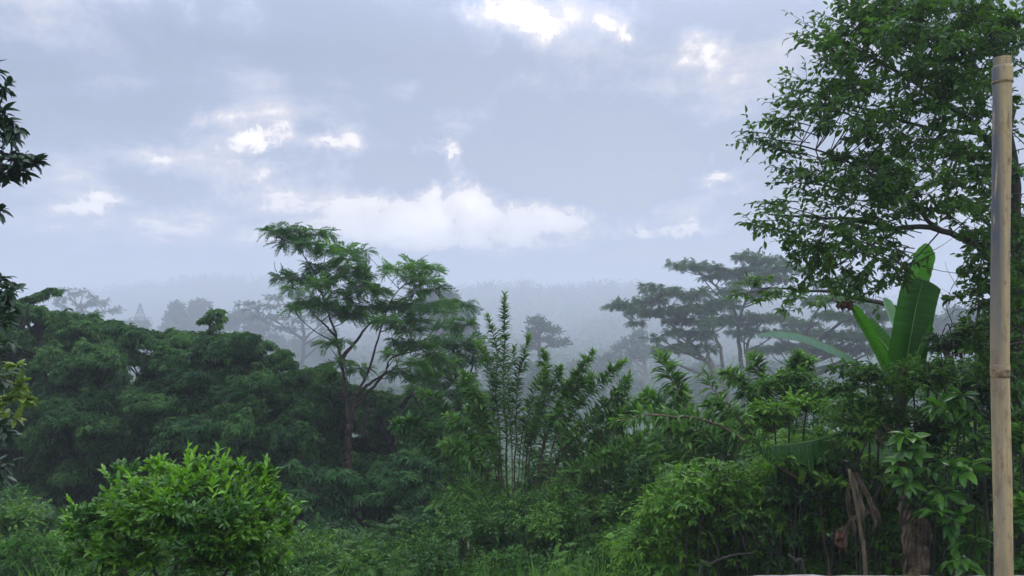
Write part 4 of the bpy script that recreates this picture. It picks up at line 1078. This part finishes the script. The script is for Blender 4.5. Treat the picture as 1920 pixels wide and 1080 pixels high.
# ------------------------------------------------------------------ big leafy tree on the right
rg = np.random.default_rng(101)
YR = 6.6
crown = [(1600, 20, 40, 24), (1660, 10, 60, 30), (1740, 5, 70, 36), (1830, 10, 70, 40), (1905, 30, 60, 50), (1530, 45, 28, 12), (1560, 62, 36, 20), (1620, 60, 60, 34), (1700, 65, 70, 40), (1790, 75, 70, 44), (1870, 90, 60, 50),
         (1525, 95, 34, 18), (1580, 110, 46, 26), (1650, 120, 56, 34), (1730, 130, 66, 40), (1810, 145, 66, 42), (1530, 140, 30, 16), (1476, 150, 12, 10), (1492, 172, 26, 18), (1545, 180, 44, 24), (1610, 185, 54, 32), (1690, 195, 60, 38), (1770, 205, 60, 40), (1835, 215, 50, 40),
         (1450, 212, 28, 12), (1490, 225, 40, 18), (1550, 235, 46, 26), (1620, 250, 52, 30), (1700, 265, 54, 32), (1780, 275, 50, 34), (1840, 290, 40, 36), (1410, 252, 20, 10), (1445, 268, 32, 14), (1500, 285, 40, 22), (1560, 300, 46, 24), (1630, 315, 50, 26), (1700, 330, 48, 26), (1780, 345, 44, 26),
         (1465, 322, 16, 12), (1480, 345, 26, 12), (1530, 350, 34, 16), (1600, 365, 44, 20), (1665, 375, 44, 22), (1740, 385, 40, 20), (1810, 380, 36, 22),
         (1445, 388, 26, 14), (1410, 412, 20, 8), (1475, 415, 34, 18), (1530, 420, 36, 18), (1590, 415, 36, 18), (1640, 425, 34, 16), (1800, 440, 30, 14),
         (1480, 455, 26, 12), (1530, 455, 34, 16), (1570, 470, 34, 16), (1610, 460, 34, 16), (1500, 490, 28, 14), (1540, 500, 34, 16), (1590, 500, 28, 14), (1660, 480, 26, 14), (1630, 520, 20, 10), (1670, 515, 22, 12), (1560, 530, 28, 14), (1500, 530, 30, 16), (1650, 440, 24, 10),
         (1900, 180, 40, 20), (1910, 250, 16, 8), (1912, 330, 24, 26), (1905, 400, 30, 24), (1850, 470, 26, 20), (1820, 500, 24, 14), (1840, 540, 34, 20), (1800, 560, 24, 14), (1895, 520, 40, 40), (1880, 590, 40, 30)]
crown += [(x, y, 40, 26) for x, y in ((1880, 130), (1900, 200), (1890, 260), (1850, 330), (1900, 440), (1830, 400), (1870, 60), (1915, 90))]
crown += [(x, y, 34, 26) for x in (1835, 1875, 1910) for y in (450, 500, 550, 600, 650, 700)]
crown = [c_ for c_ in crown if c_[2] > 22 and not (c_[0] < 1540 and c_[1] < 450)]
crown = [(x + rg.normal(0, 6), y + rg.normal(0, 9), rx * rg.uniform(.6, .9), ry * rg.uniform(.8, 1.3), YR + rg.normal(0, .4)) for x, y, rx, ry in crown]
for k_ in range(80):
    y = rg.uniform(0, 400); x = rg.uniform(np.interp(y, [0, 50, 150, 250, 320, 400], [1610, 1560, 1530, 1500, 1540, 1560]), 1860)
    crown.append((x, y, rg.uniform(18, 36), rg.uniform(16, 30), YR + rg.normal(0, .7)))
Br = lambda x, y, d=0: at(x, y, YR + d)
tips = [(1583, 5), (1600, -10), (1520, 30), (1500, 42), (1535, 62), (1512, 75), (1495, 72), (1530, 100), (1527, 125), (1560, 88), (1470, 140), (1478, 158), (1545, 150), (1490, 190), (1470, 200), (1426, 202), (1440, 222), (1520, 205),
        (1390, 248), (1400, 262), (1430, 285), (1420, 240), (1455, 300), (1470, 335), (1450, 345), (1500, 330), (1520, 365), (1490, 360), (1560, 380), (1425, 378), (1430, 395), (1390, 416), (1412, 432), (1450, 440), (1440, 420), (1475, 470), (1500, 500), (1520, 480), (1545, 530), (1580, 545), (1610, 535), (1500, 540),
        (1640, 548), (1600, 560), (1670, 520), (1650, 500), (1690, 530), (1560, 500), (1690, 10), (1660, -5), (1750, 15)]
S_ = []; E_ = []
for (x, y) in tips:
    for k_ in range(2):
        x2 = x + rg.normal(0, 7); y2 = y + rg.normal(0, 7); dp = rg.normal(0, .25)
        dxp = rg.uniform(70, 135); dyp = rg.uniform(-5, 45) if y > 120 else rg.uniform(20, 70)
        if y > 440: dyp = rg.uniform(-70, -20); dxp = rg.uniform(20, 80)
        E_.append(Br(x2, y2, dp)); S_.append(Br(x2 + dxp, y2 + dyp, dp + rg.normal(0, .2)))
for k_ in range(135):
    y = rg.uniform(-10, 470); x = rg.uniform(np.interp(y, [0, 50, 150, 250, 320, 400, 470], [1630, 1600, 1580, 1520, 1560, 1500, 1540]), 1870 if y < 400 else 1650); dp = rg.uniform(-.9, .5)
    a_r = rg.uniform(-.6, .9); E_.append(Br(x, y, dp)); S_.append(Br(x + 95 * math.cos(a_r), y + 80 * math.sin(a_r), dp + rg.normal(0, .2)))
for k_ in range(60):
    y = rg.uniform(430, 720); x = rg.uniform(1790, 1890); E_.append(Br(x, y, rg.normal(0, .2))); S_.append(Br(x + rg.uniform(50, 110), y + rg.uniform(-40, 40), .2))
grow('leafy_tree', 'big leafy tree overhanging the whole upper right behind the pole', 'tree', crown,
     [([foot(1915, YR + .5), Br(1912, 900, .5), Br(1905, 700, .4), Br(1912, 540, .3), Br(1900, 400, .2), Br(1895, 250), Br(1870, 120), Br(1850, -20)], .10, .035),
      ([Br(1908, 520, .3), Br(1850, 470), Br(1800, 446), Br(1745, 428), Br(1680, 425), Br(1600, 412), Br(1520, 408), Br(1440, 402)], .038, .006),
      ([Br(1770, 436), Br(1742, 415), Br(1700, 370, -.2), Br(1640, 330, -.3), Br(1560, 290, -.3), Br(1440, 258, -.3)], .022, .005),
      ([Br(1898, 330), Br(1830, 240, .2), Br(1740, 170, .3), Br(1640, 110, .3), Br(1540, 60, .3)], .035, .006),
      ([Br(1885, 200), Br(1800, 90), Br(1720, 40), Br(1640, 5)], .03, .006),
      ([Br(1830, 250, .2), Br(1740, 240, .3), Br(1640, 210, .3), Br(1520, 180, .3)], .02, .005),
      ([Br(1700, 425), Br(1640, 455, -.2), Br(1580, 490, -.3), Br(1520, 520, -.3)], .012, .004),
      ([Br(1760, 436), Br(1735, 465), Br(1700, 500, -.1), Br(1670, 520, -.1)], .007, .003),
      ([Br(1860, 480), Br(1850, 520), Br(1835, 560)], .02, .008)],
     M['big'], [LEAF, T_leaf_fine(.46, .08, .3, 4), LEAF_ROUND], .062, 150, rg, per=8, zmin=-.85, lo=.2, rise=.25, droop=.22, att=.2, sprays=(np.array(S_), np.array(E_), 15, .066, (0, .6)), flat=.8, r_twig=.0026, limb=.012, spread=50, tint=(0, .5), clump_tint=.45, depth_ratio=1.3)
rg = np.random.default_rng(103)
grow('bright_leaved_branch_tree', 'lighter green leafy tree whose branch tips hang over the umbrella trees', 'tree',
     [(1400, 530, 30, 14, 9), (1430, 520, 30, 14, 9), (1385, 550, 22, 10, 9), (1450, 545, 36, 16, 9), (1490, 555, 34, 16, 9), (1425, 560, 24, 10, 9), (1530, 570, 26, 12, 9), (1480, 580, 26, 10, 9), (1560, 560, 26, 12, 9)],
     [([foot(1800, 9.3), at(1800, 900, 9.3), at(1790, 700, 9.3), at(1720, 600, 9.2), at(1620, 560, 9.1), at(1520, 545, 9), at(1440, 540, 9)], .06, .008)], M['big'], [LEAF, LEAF_LONG], .10, 75, rg, per=7, zmin=-.7, lo=.3, droop=.3, tint=(.35, .95), r_twig=.003, limb=.012, depth_ratio=1.2)

# ------------------------------------------------------------------ branches entering at the left edge
rg = np.random.default_rng(111)
YL = 5.2
Lf = lambda x, y, d=0: at(x, y, YL + d)
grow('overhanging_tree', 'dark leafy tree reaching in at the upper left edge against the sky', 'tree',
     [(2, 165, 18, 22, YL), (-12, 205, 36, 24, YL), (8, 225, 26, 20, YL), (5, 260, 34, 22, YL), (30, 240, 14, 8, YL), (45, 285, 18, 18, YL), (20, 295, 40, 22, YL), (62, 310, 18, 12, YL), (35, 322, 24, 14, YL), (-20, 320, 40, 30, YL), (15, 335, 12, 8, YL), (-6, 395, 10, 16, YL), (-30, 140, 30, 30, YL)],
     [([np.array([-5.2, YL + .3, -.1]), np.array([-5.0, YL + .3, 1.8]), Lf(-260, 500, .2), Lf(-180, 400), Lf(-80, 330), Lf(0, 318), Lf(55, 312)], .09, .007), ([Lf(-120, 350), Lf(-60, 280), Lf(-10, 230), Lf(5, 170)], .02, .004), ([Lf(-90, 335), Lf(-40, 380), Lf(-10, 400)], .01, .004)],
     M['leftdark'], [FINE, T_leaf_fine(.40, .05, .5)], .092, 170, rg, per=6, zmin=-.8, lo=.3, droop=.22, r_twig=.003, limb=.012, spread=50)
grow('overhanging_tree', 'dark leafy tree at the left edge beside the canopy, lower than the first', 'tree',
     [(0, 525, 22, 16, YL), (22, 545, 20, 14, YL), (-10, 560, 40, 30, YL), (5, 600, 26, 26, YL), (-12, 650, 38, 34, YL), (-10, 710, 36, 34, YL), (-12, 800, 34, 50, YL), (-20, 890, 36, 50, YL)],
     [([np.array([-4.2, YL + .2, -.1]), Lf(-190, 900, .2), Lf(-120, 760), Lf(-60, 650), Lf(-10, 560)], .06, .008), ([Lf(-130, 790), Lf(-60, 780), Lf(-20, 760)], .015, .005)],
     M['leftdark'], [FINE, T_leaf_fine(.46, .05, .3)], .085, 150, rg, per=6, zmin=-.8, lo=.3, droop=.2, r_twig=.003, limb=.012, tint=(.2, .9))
grow('yellowing_bush', 'bush with yellow-green young leaves at the left edge', 'bush',
     [(30, 690, 16, 9, 6.2), (38, 725, 16, 14, 6.2), (48, 748, 12, 12, 6.2), (12, 755, 18, 14, 6.2), (20, 785, 20, 12, 6.2), (5, 700, 12, 12, 6.2)],
     [([np.array([-4.6, 6.3, -.1]), at(-70, 900, 6.3), at(-30, 800, 6.3), at(15, 740, 6.2), at(32, 695, 6.2)], .025, .005)], M['yellow'], [FINE_WIDE, T_leaf_fine(.6, .05, .3)], .085, 130, rg, per=6, zmin=-.6, lo=.3, droop=.15, r_twig=.003, limb=.01, crown_name='foliage', trunk_name='stem', tint=(0, .6))

# ------------------------------------------------------------------ broad glossy-leaved shrubs near the pole
rg = np.random.default_rng(121)
grow('glossy_leaved_shrub', 'shrub with large bright glossy leaves left of the lower pole', 'shrub',
     [(1705, 820, 26, 18, 6.6), (1712, 850, 30, 22, 6.6), (1690, 870, 22, 14, 6.6), (1740, 880, 34, 16, 6.6), (1780, 870, 30, 20, 6.5), (1820, 880, 26, 22, 6.4), (1765, 925, 26, 14, 6.5), (1750, 960, 24, 22, 6.4), (1790, 975, 26, 22, 6.4), (1800, 1050, 34, 20, 6.3), (1825, 1020, 20, 18, 6.3), (1700, 905, 16, 10, 6.6)],
     [([foot(1790, 6.8), at(1790, 1040, 6.8), at(1775, 950, 6.7), at(1750, 900, 6.6), at(1712, 845, 6.6)], .022, .006), ([at(1790, 1040, 6.8), at(1815, 960, 6.6), at(1820, 880, 6.5)], .016, .005), ([at(1785, 1010, 6.8), at(1740, 930, 6.6), at(1690, 895, 6.6)], .010, .004)],
     M['glossy'], [FINE_WIDE, T_leaf_fine(.42, .06, .5)], .14, 46, rg, per=4, zmin=-.5, lo=.2, droop=.35, r_twig=.004, limb=.009, flat=.4, tint=(0, .8), clump_tint=.6, crown_name='foliage', trunk_name='stem')
grow('glossy_leaved_shrub', 'shrub with long glossy leaves right of the banana plant, upper of the two', 'shrub',
     [(1790, 760, 20, 12, 6.9), (1770, 770, 26, 14, 6.9), (1825, 775, 26, 14, 6.8), (1808, 745, 16, 10, 6.8), (1840, 830, 22, 16, 6.8), (1805, 805, 26, 16, 6.9), (1905, 740, 16, 16, 6.8), (1905, 880, 16, 18, 6.8), (1908, 930, 14, 20, 6.6)],
     [([foot(1850, 7.2), at(1850, 960, 7.1), at(1835, 850, 7.), at(1805, 770, 6.9)], .022, .006)],
     M['glossy'], [T_leaf_fine(.34, .06, .4)], .15, 40, rg, per=5, zmin=-.5, lo=.2, droop=.25, r_twig=.004, limb=.009, flat=.4, tint=(0, .5), crown_name='foliage', trunk_name='stem')

# ------------------------------------------------------------------ banana plants
rg = np.random.default_rng(131)


def blade(acc, path, wfun, nhint, fold=.25, ripple=.006, K=150, m=6, tears=0, rg=None, hang=0.0, skew=1.0, curl=0.0):
    """banana leaf blade on a midrib path; wfun(t) half width"""
    P = smooth_path(path, K)
    T = nrm(np.gradient(P, axis=0)); nh = np.array(nhint, float)
    side = nrm(np.cross(T, nh)); nor = np.cross(side, T)
    t = np.linspace(0, 1, K); hw_ = np.array([wfun(v_) for v_ in t])
    rowt = rg.normal(0, .13, K)
    cuts = sorted(rg.choice(np.arange(4, K - 4), tears, replace=False)) if tears else []
    for sg in (-1, 1):
        segs = [0] + list(cuts) + [K - 1]
        for a, b in zip(segs[:-1], segs[1:]):
            if b - a < 1: continue
            idx = np.arange(a, b + 1)
            jag = 1 + (rg.normal(0, .2) if tears else 0); ext = rg.uniform(.0, .5) if tears else 0
            Gd = np.zeros((len(idx), m + 1, 3))
            for j in range(m + 1):
                s = j / m
                ww = hw_[idx] * s * jag * (skew if sg > 0 else 1)
                # strips narrow a little towards the edge where torn
                pc = P[idx]
                if tears > 8:
                    mid_ = P[(a + b) // 2]; pc = pc + (mid_ - pc) * (.35 * s)
                rip = (ripple * .45 * np.sin(t[idx] * 95 + s * 3) + .25 * ripple * np.sin(t[idx] * 33 + 2)) * s ** .5
                off = side[idx] * (sg * ww)[:, None] * math.cos(fold) + nor[idx] * (ww * math.sin(fold) * (1 - curl * s) + rip)[:, None]
                off[:, 2] -= (hang + ext * .3 * hang) * (ww * s)
                Gd[:, j] = pc + off
            if sg < 0: Gd = Gd[:, ::-1]
            vr = np.clip(.5 + rowt[idx][:, None] + rg.normal(0, .12), 0, 1) * np.ones((1, m + 1))
            acc.grid(Gd, vr)
    return P


YN = 8.0
B_ = lambda x, y, d=0: at(x, y, YN + d)
bf = foot(1690, YN)
ban = empty('banana_plant', bf); tag(ban, 'banana plant with broad upright green leaves rising above the thicket', 'banana plant')
ps = Acc(); Pst = smooth_path([bf, B_(1690, 1000), B_(1688, 850), B_(1688, 740), B_(1690, 690)], 30)
ps.tubes(Pst[None], np.linspace(.11, .05, 30)[None], 14); ps.build('pseudostem', M['pstem'], ban, True, False)


def leafpart(path, wfun, nh, mat='banana', rib=.010, parent=None, label=None, **kw):
    a = Acc(); P = blade(a, path, wfun, nh, rg=rg, **kw)
    lf_ = a.build('leaf', M[mat], parent or ban, True)
    if label: lf_['label'] = label
    r_ = Acc(); r_.tubes(P[None], np.linspace(rib, rib * .25, len(P))[None], 6)
    mr = r_.build('midrib', M['rib'], None, True, False)
    v_ = np.empty(len(mr.data.vertices) * 3, np.float32); mr.data.vertices.foreach_get('co', v_)
    v_ = v_.reshape(-1, 3) - np.array((parent or ban).location, np.float32); mr.data.vertices.foreach_set('co', v_.ravel()); mr.parent = lf_
    return lf_


px2 = YN / F
wf = lambda hw, t0=.0, r=.10, tip=.12: (lambda t: hw * px2 * min(1, (t / .28)) ** .7 * (max(0, min(1, (1.0 - t) / tip)) ** .55) if t > .0 else .004)
leafpart([B_(1694, 720, .1), B_(1700, 650, .1), B_(1712, 560, .05), B_(1724, 505, .0), B_(1737, 456, -.05)], wf(29, tip=.12), (.3, -1, .1), fold=.25, skew=.85)
leafpart([B_(1688, 770), B_(1694, 710), B_(1706, 640, -.05), B_(1719, 570, -.08), B_(1731, 524, -.1)], wf(38, tip=.06), (-.15, -1, .1), fold=.25, skew=.85, mat='banana_deep')
leafpart([B_(1700, 740, -.1), B_(1712, 690, -.1), B_(1728, 640, -.1), B_(1742, 600, -.1)], wf(22), (.9, -.6, .1), fold=.5)
leafpart([B_(1682, 700, .3), B_(1688, 640, .35), B_(1672, 595, .4), B_(1656, 558, .4)], wf(13), (.2, -1, .5), 'banana_pale', .006, fold=.4)
leafpart([B_(1680, 740, -.1), B_(1662, 690, -.15), B_(1635, 635, -.2), B_(1605, 585, -.25), B_(1592, 572, -.25)], wf(14, tip=.3), (-.6, -.8, .5), fold=.75, tears=3)
leafpart([B_(1680, 690, .1), B_(1665, 655, .2), B_(1640, 625, .3), B_(1615, 600, .4)], wf(17), (-.5, -1, .9), fold=.3)
# withered tip of that leaf
wt = Acc(); cw = B_(1588, 572, -.25)
Gd = np.zeros((9, 7, 3))
for i in range(9):
    for j in range(7):
        a = i / 8 * 5.5; Gd[i, j] = cw + np.array([(-.10 + .16 * j / 6), .03 * math.sin(a), .045 * math.cos(a) + .02 * math.sin(j * 2.1)]) + rg.normal(0, .012, 3)
M['withered'] = rough_mat('withered_leaf_tip', (.05, .02, .012), (.22, .10, .05), 20, .8)
wt.grid(Gd).build('withered_tip', M['withered'], ban, True, False)
# pale broken leaf arching left
lfp = leafpart([at(1655, 720, 8.2), at(1610, 680, 8.3), at(1560, 650, 8.4), at(1500, 627, 8.5), at(1450, 622, 8.5), at(1420, 630, 8.5)], lambda t: 15 * px2 * min(1, t / .15) * max(.05, 1 - max(0, t - .7) / .33) ** .8, (.1, -.75, 1), 'banana_pale', .008, fold=-.35, tears=5, hang=.3,
               label='pale blue-green banana leaf bent over to the left')
# torn fringed leaves hanging in the thicket
leafpart([at(1640, 770, 7.9), at(1600, 800, 7.7), at(1540, 822, 7.6), at(1470, 834, 7.6), at(1400, 838, 7.6)], lambda t: 17 * px2 * max(.1, math.sin(math.pi * min(1, t * .9 + .08))), (0, -1, .5), 'banana_deep', .006, fold=.2, tears=60, hang=1.8,
         label='torn fringed green banana leaf hanging sideways')
leafpart([at(1690, 760, 8.2), at(1670, 800, 7.9), at(1640, 815, 7.8), at(1600, 822, 7.8)], lambda t: 26 * px2 * max(.1, math.sin(math.pi * min(1, t * .9 + .08))), (0, -1, .4), 'banana_pale', .008, fold=.2, tears=12, hang=1.1)


def dead_leaf(parent, path, width, name='dead_leaf', label=None, K=26, m=9, seed=0):
    r2 = np.random.default_rng(seed); P = smooth_path(path, K); a = Acc(); Gd = np.zeros((K, m, 3))
    T = nrm(np.gradient(P, axis=0)); side = nrm(np.cross(T, np.array([.2, 1, .1])))
    for i in range(K):
        w_ = width * (math.sin(math.pi * min(1, (i + 2) / (K + 1)) ** .8) ** .6) * r2.uniform(.85, 1.1)
        for j in range(m):
            s = j / (m - 1) * 2 - 1
            Gd[i, j] = P[i] + side[i] * s * w_ + np.array([0, .035 * math.sin(s * 7 + i * .25) * width / .1 + .012 * math.sin(i * .6), .005 * math.sin(s * 9 + i)]) + r2.normal(0, .0016, 3)
    a.grid(Gd); o = a.build(name, M['dry'], parent, True, False)
    if label: o['label'] = label
    return o


for q_, (pth, wd_) in enumerate([
        ([(1596, 885), (1604, 915), (1614, 950), (1618, 985)], .045), ([(1604, 885), (1622, 920), (1640, 955), (1655, 985)], .035), ([(1612, 905), (1632, 940), (1640, 975), (1636, 1000)], .03),
        ([(1592, 900), (1590, 940), (1600, 985), (1598, 1015)], .03), ([(1640, 955), (1618, 965), (1592, 980), (1566, 1003)], .032), ([(1606, 970), (1590, 990), (1584, 1015), (1588, 1040)], .03),
        ([(1645, 790), (1662, 802), (1690, 822)], .03), ([(1640, 800), (1650, 820), (1655, 845)], .03)]):
    dead_leaf(ban, [B_(x, y, -.72 - .02 * k_) for k_, (x, y) in enumerate(pth)], wd_ * .72, seed=q_)
dead_leaf(ban, [B_(1576, 995, -.8), B_(1574, 1015, -.8), B_(1578, 1036, -.8)], .04, label='reddish brown dead leaf scrap hanging lowest', seed=40).data.materials[0] = M['withered']
pt = Acc()
pt.tubes(np.array([smooth_path([B_(1688, 730, 0), B_(1640, 800, -.3), B_(1600, 880, -.7)], 8), smooth_path([B_(1700, 850, -.5), B_(1660, 900, -.6), B_(1620, 960, -.75)], 8), smooth_path([B_(1722, 870, -.5), B_(1690, 900, -.6), B_(1655, 950, -.7)], 8)]), np.full((3, 8), .010), 6)
pt.build('leaf_stalk', M['bark'], ban, True, False)

bs = foot(1712, 7.3); b2 = empty('banana_plant', bs); tag(b2, 'dying banana stump wrapped in brown dead leaf sheaths behind the wall', 'banana plant')
st_ = Acc(); st_.tubes(smooth_path([bs, at(1712, 1060, 7.3), at(1706, 980, 7.3), at(1702, 915, 7.3)], 20)[None], np.linspace(.11, .045, 20)[None], 12)
st_.build('pseudostem', M['bamboo_dark'], b2, True, False)
for q_, (x0, y0, x1, y1, wd_) in enumerate([(1698, 925, 1688, 985, .05), (1708, 920, 1722, 1000, .06), (1700, 960, 1692, 1060, .04), (1716, 960, 1738, 1030, .07), (1704, 1000, 1700, 1078, .04), (1725, 1000, 1730, 1090, .05), (1696, 918, 1712, 950, .045)]):
    dead_leaf(b2, [at(x0, y0, 7.2), at((x0 + x1) / 2 + 4, (y0 + y1) / 2, 7.12), at(x1, y1, 7.15)], wd_, seed=20 + q_)

# leaning brown stick and bare stems near the wall
def stick(name, label, pts, r0_, r1_, cat='stick', wood='cane', side=None):
    a = Acc(); P = smooth_path([at(*p) if isinstance(p, tuple) else p for p in pts], 30); P[1:-1] += rg.normal(0, r0_ * .12, P[1:-1].shape)
    a.tubes(P[None], np.linspace(r0_, r1_, 30)[None], 8)
    for s_ in side or []:
        a.tubes(smooth_path([at(*p) for p in s_], 10)[None], np.linspace(r1_ * .7, r1_ * .3, 10)[None], 5)
    root = empty(name, P[0]); tag(root, label, cat); a.build('stem', M[wood], root, True, False); return root


stick('leaning_stick', 'thin brown stick leaning upright beside the dead banana leaves', [foot(1626, 7.0), (1622, 1070, 7.0), (1614, 990, 7.0), (1602, 930, 7.0), (1592, 880, 7.0)], .022, .014)
stick('bent_bare_stem', 'bare brown stem bending over near the bottom, left of the wall stones', [foot(1300, 7.2), (1312, 1078, 7.2), (1335, 1056, 7.2), (1370, 1042, 7.2), (1410, 1037, 7.2)], .015, .009, 'branch', 'bark',
      side=[[(1350, 1048, 7.2), (1338, 1010, 7.2), (1312, 985, 7.2)], [(1400, 1037, 7.2), (1388, 1000, 7.2), (1372, 975, 7.2)], [(1422, 1025, 7.2), (1405, 990, 7.2), (1368, 965, 7.2)]])
stick('leaning_log', 'short dark leaning stem rising just above the stone wall', [foot(1520, 7.1), (1508, 1074, 7.1), (1492, 1052, 7.1), (1478, 1040, 7.1)], .022, .012, 'branch', 'bark')
stick('drooping_twig', 'bare brown branch crossing left from behind the pole below the banana leaves', [at(1925, 640, 6.9), (1860, 652, 6.9), (1810, 660, 6.9), (1765, 672, 6.9)], .010, .006, 'branch')
stick('tangled_vine', 'thin curling bare vine between the banana leaves and the pole', [foot(1790, 7.2), (1775, 800, 7.2), (1765, 650, 7.2), (1785, 610, 7.2), (1775, 575, 7.2), (1790, 530, 7.2), (1830, 490, 7.2)], .006, .003, 'vine', 'bark',
      side=[[(1785, 590, 7.2), (1790, 560, 7.2), (1765, 540, 7.2)], [(1790, 530, 7.2), (1776, 505, 7.2), (1772, 490, 7.2)], [(1770, 600, 7.2), (1800, 570, 7.2), (1790, 545, 7.2)]])

# ------------------------------------------------------------------ rain haze
hb = Acc()
x0, x1, y0, y1, z0, z1 = -2300, 2300, -30, 2050, -75, 62
Vb = np.array([[x0, y0, z0], [x1, y0, z0], [x1, y1, z0], [x0, y1, z0], [x0, y0, z1], [x1, y0, z1], [x1, y1, z1], [x0, y1, z1]], float)
hb.v.append(Vb); hb.t.append(np.zeros(8)); hb.ls.append(np.array([0, 3, 2, 1, 4, 5, 6, 7, 0, 1, 5, 4, 1, 2, 6, 5, 2, 3, 7, 6, 3, 0, 4, 7])); hb.lt.append(np.full(6, 4)); hb.n = 8
mh = bpy.data.materials.new('rain_haze'); mh.use_nodes = True; mh.node_tree.nodes.clear()
pv = mh.node_tree.nodes.new('ShaderNodeVolumePrincipled'); pv.inputs['Color'].default_value = (.93, .95, 1.0, 1); pv.inputs['Density'].default_value = .0019; pv.inputs['Anisotropy'].default_value = .25
oh = mh.node_tree.nodes.new('ShaderNodeOutputMaterial'); mh.node_tree.links.new(pv.outputs[0], oh.inputs['Volume'])
hz_o = hb.build('haze', mh, None, False, False); tag(hz_o, kind='stuff')
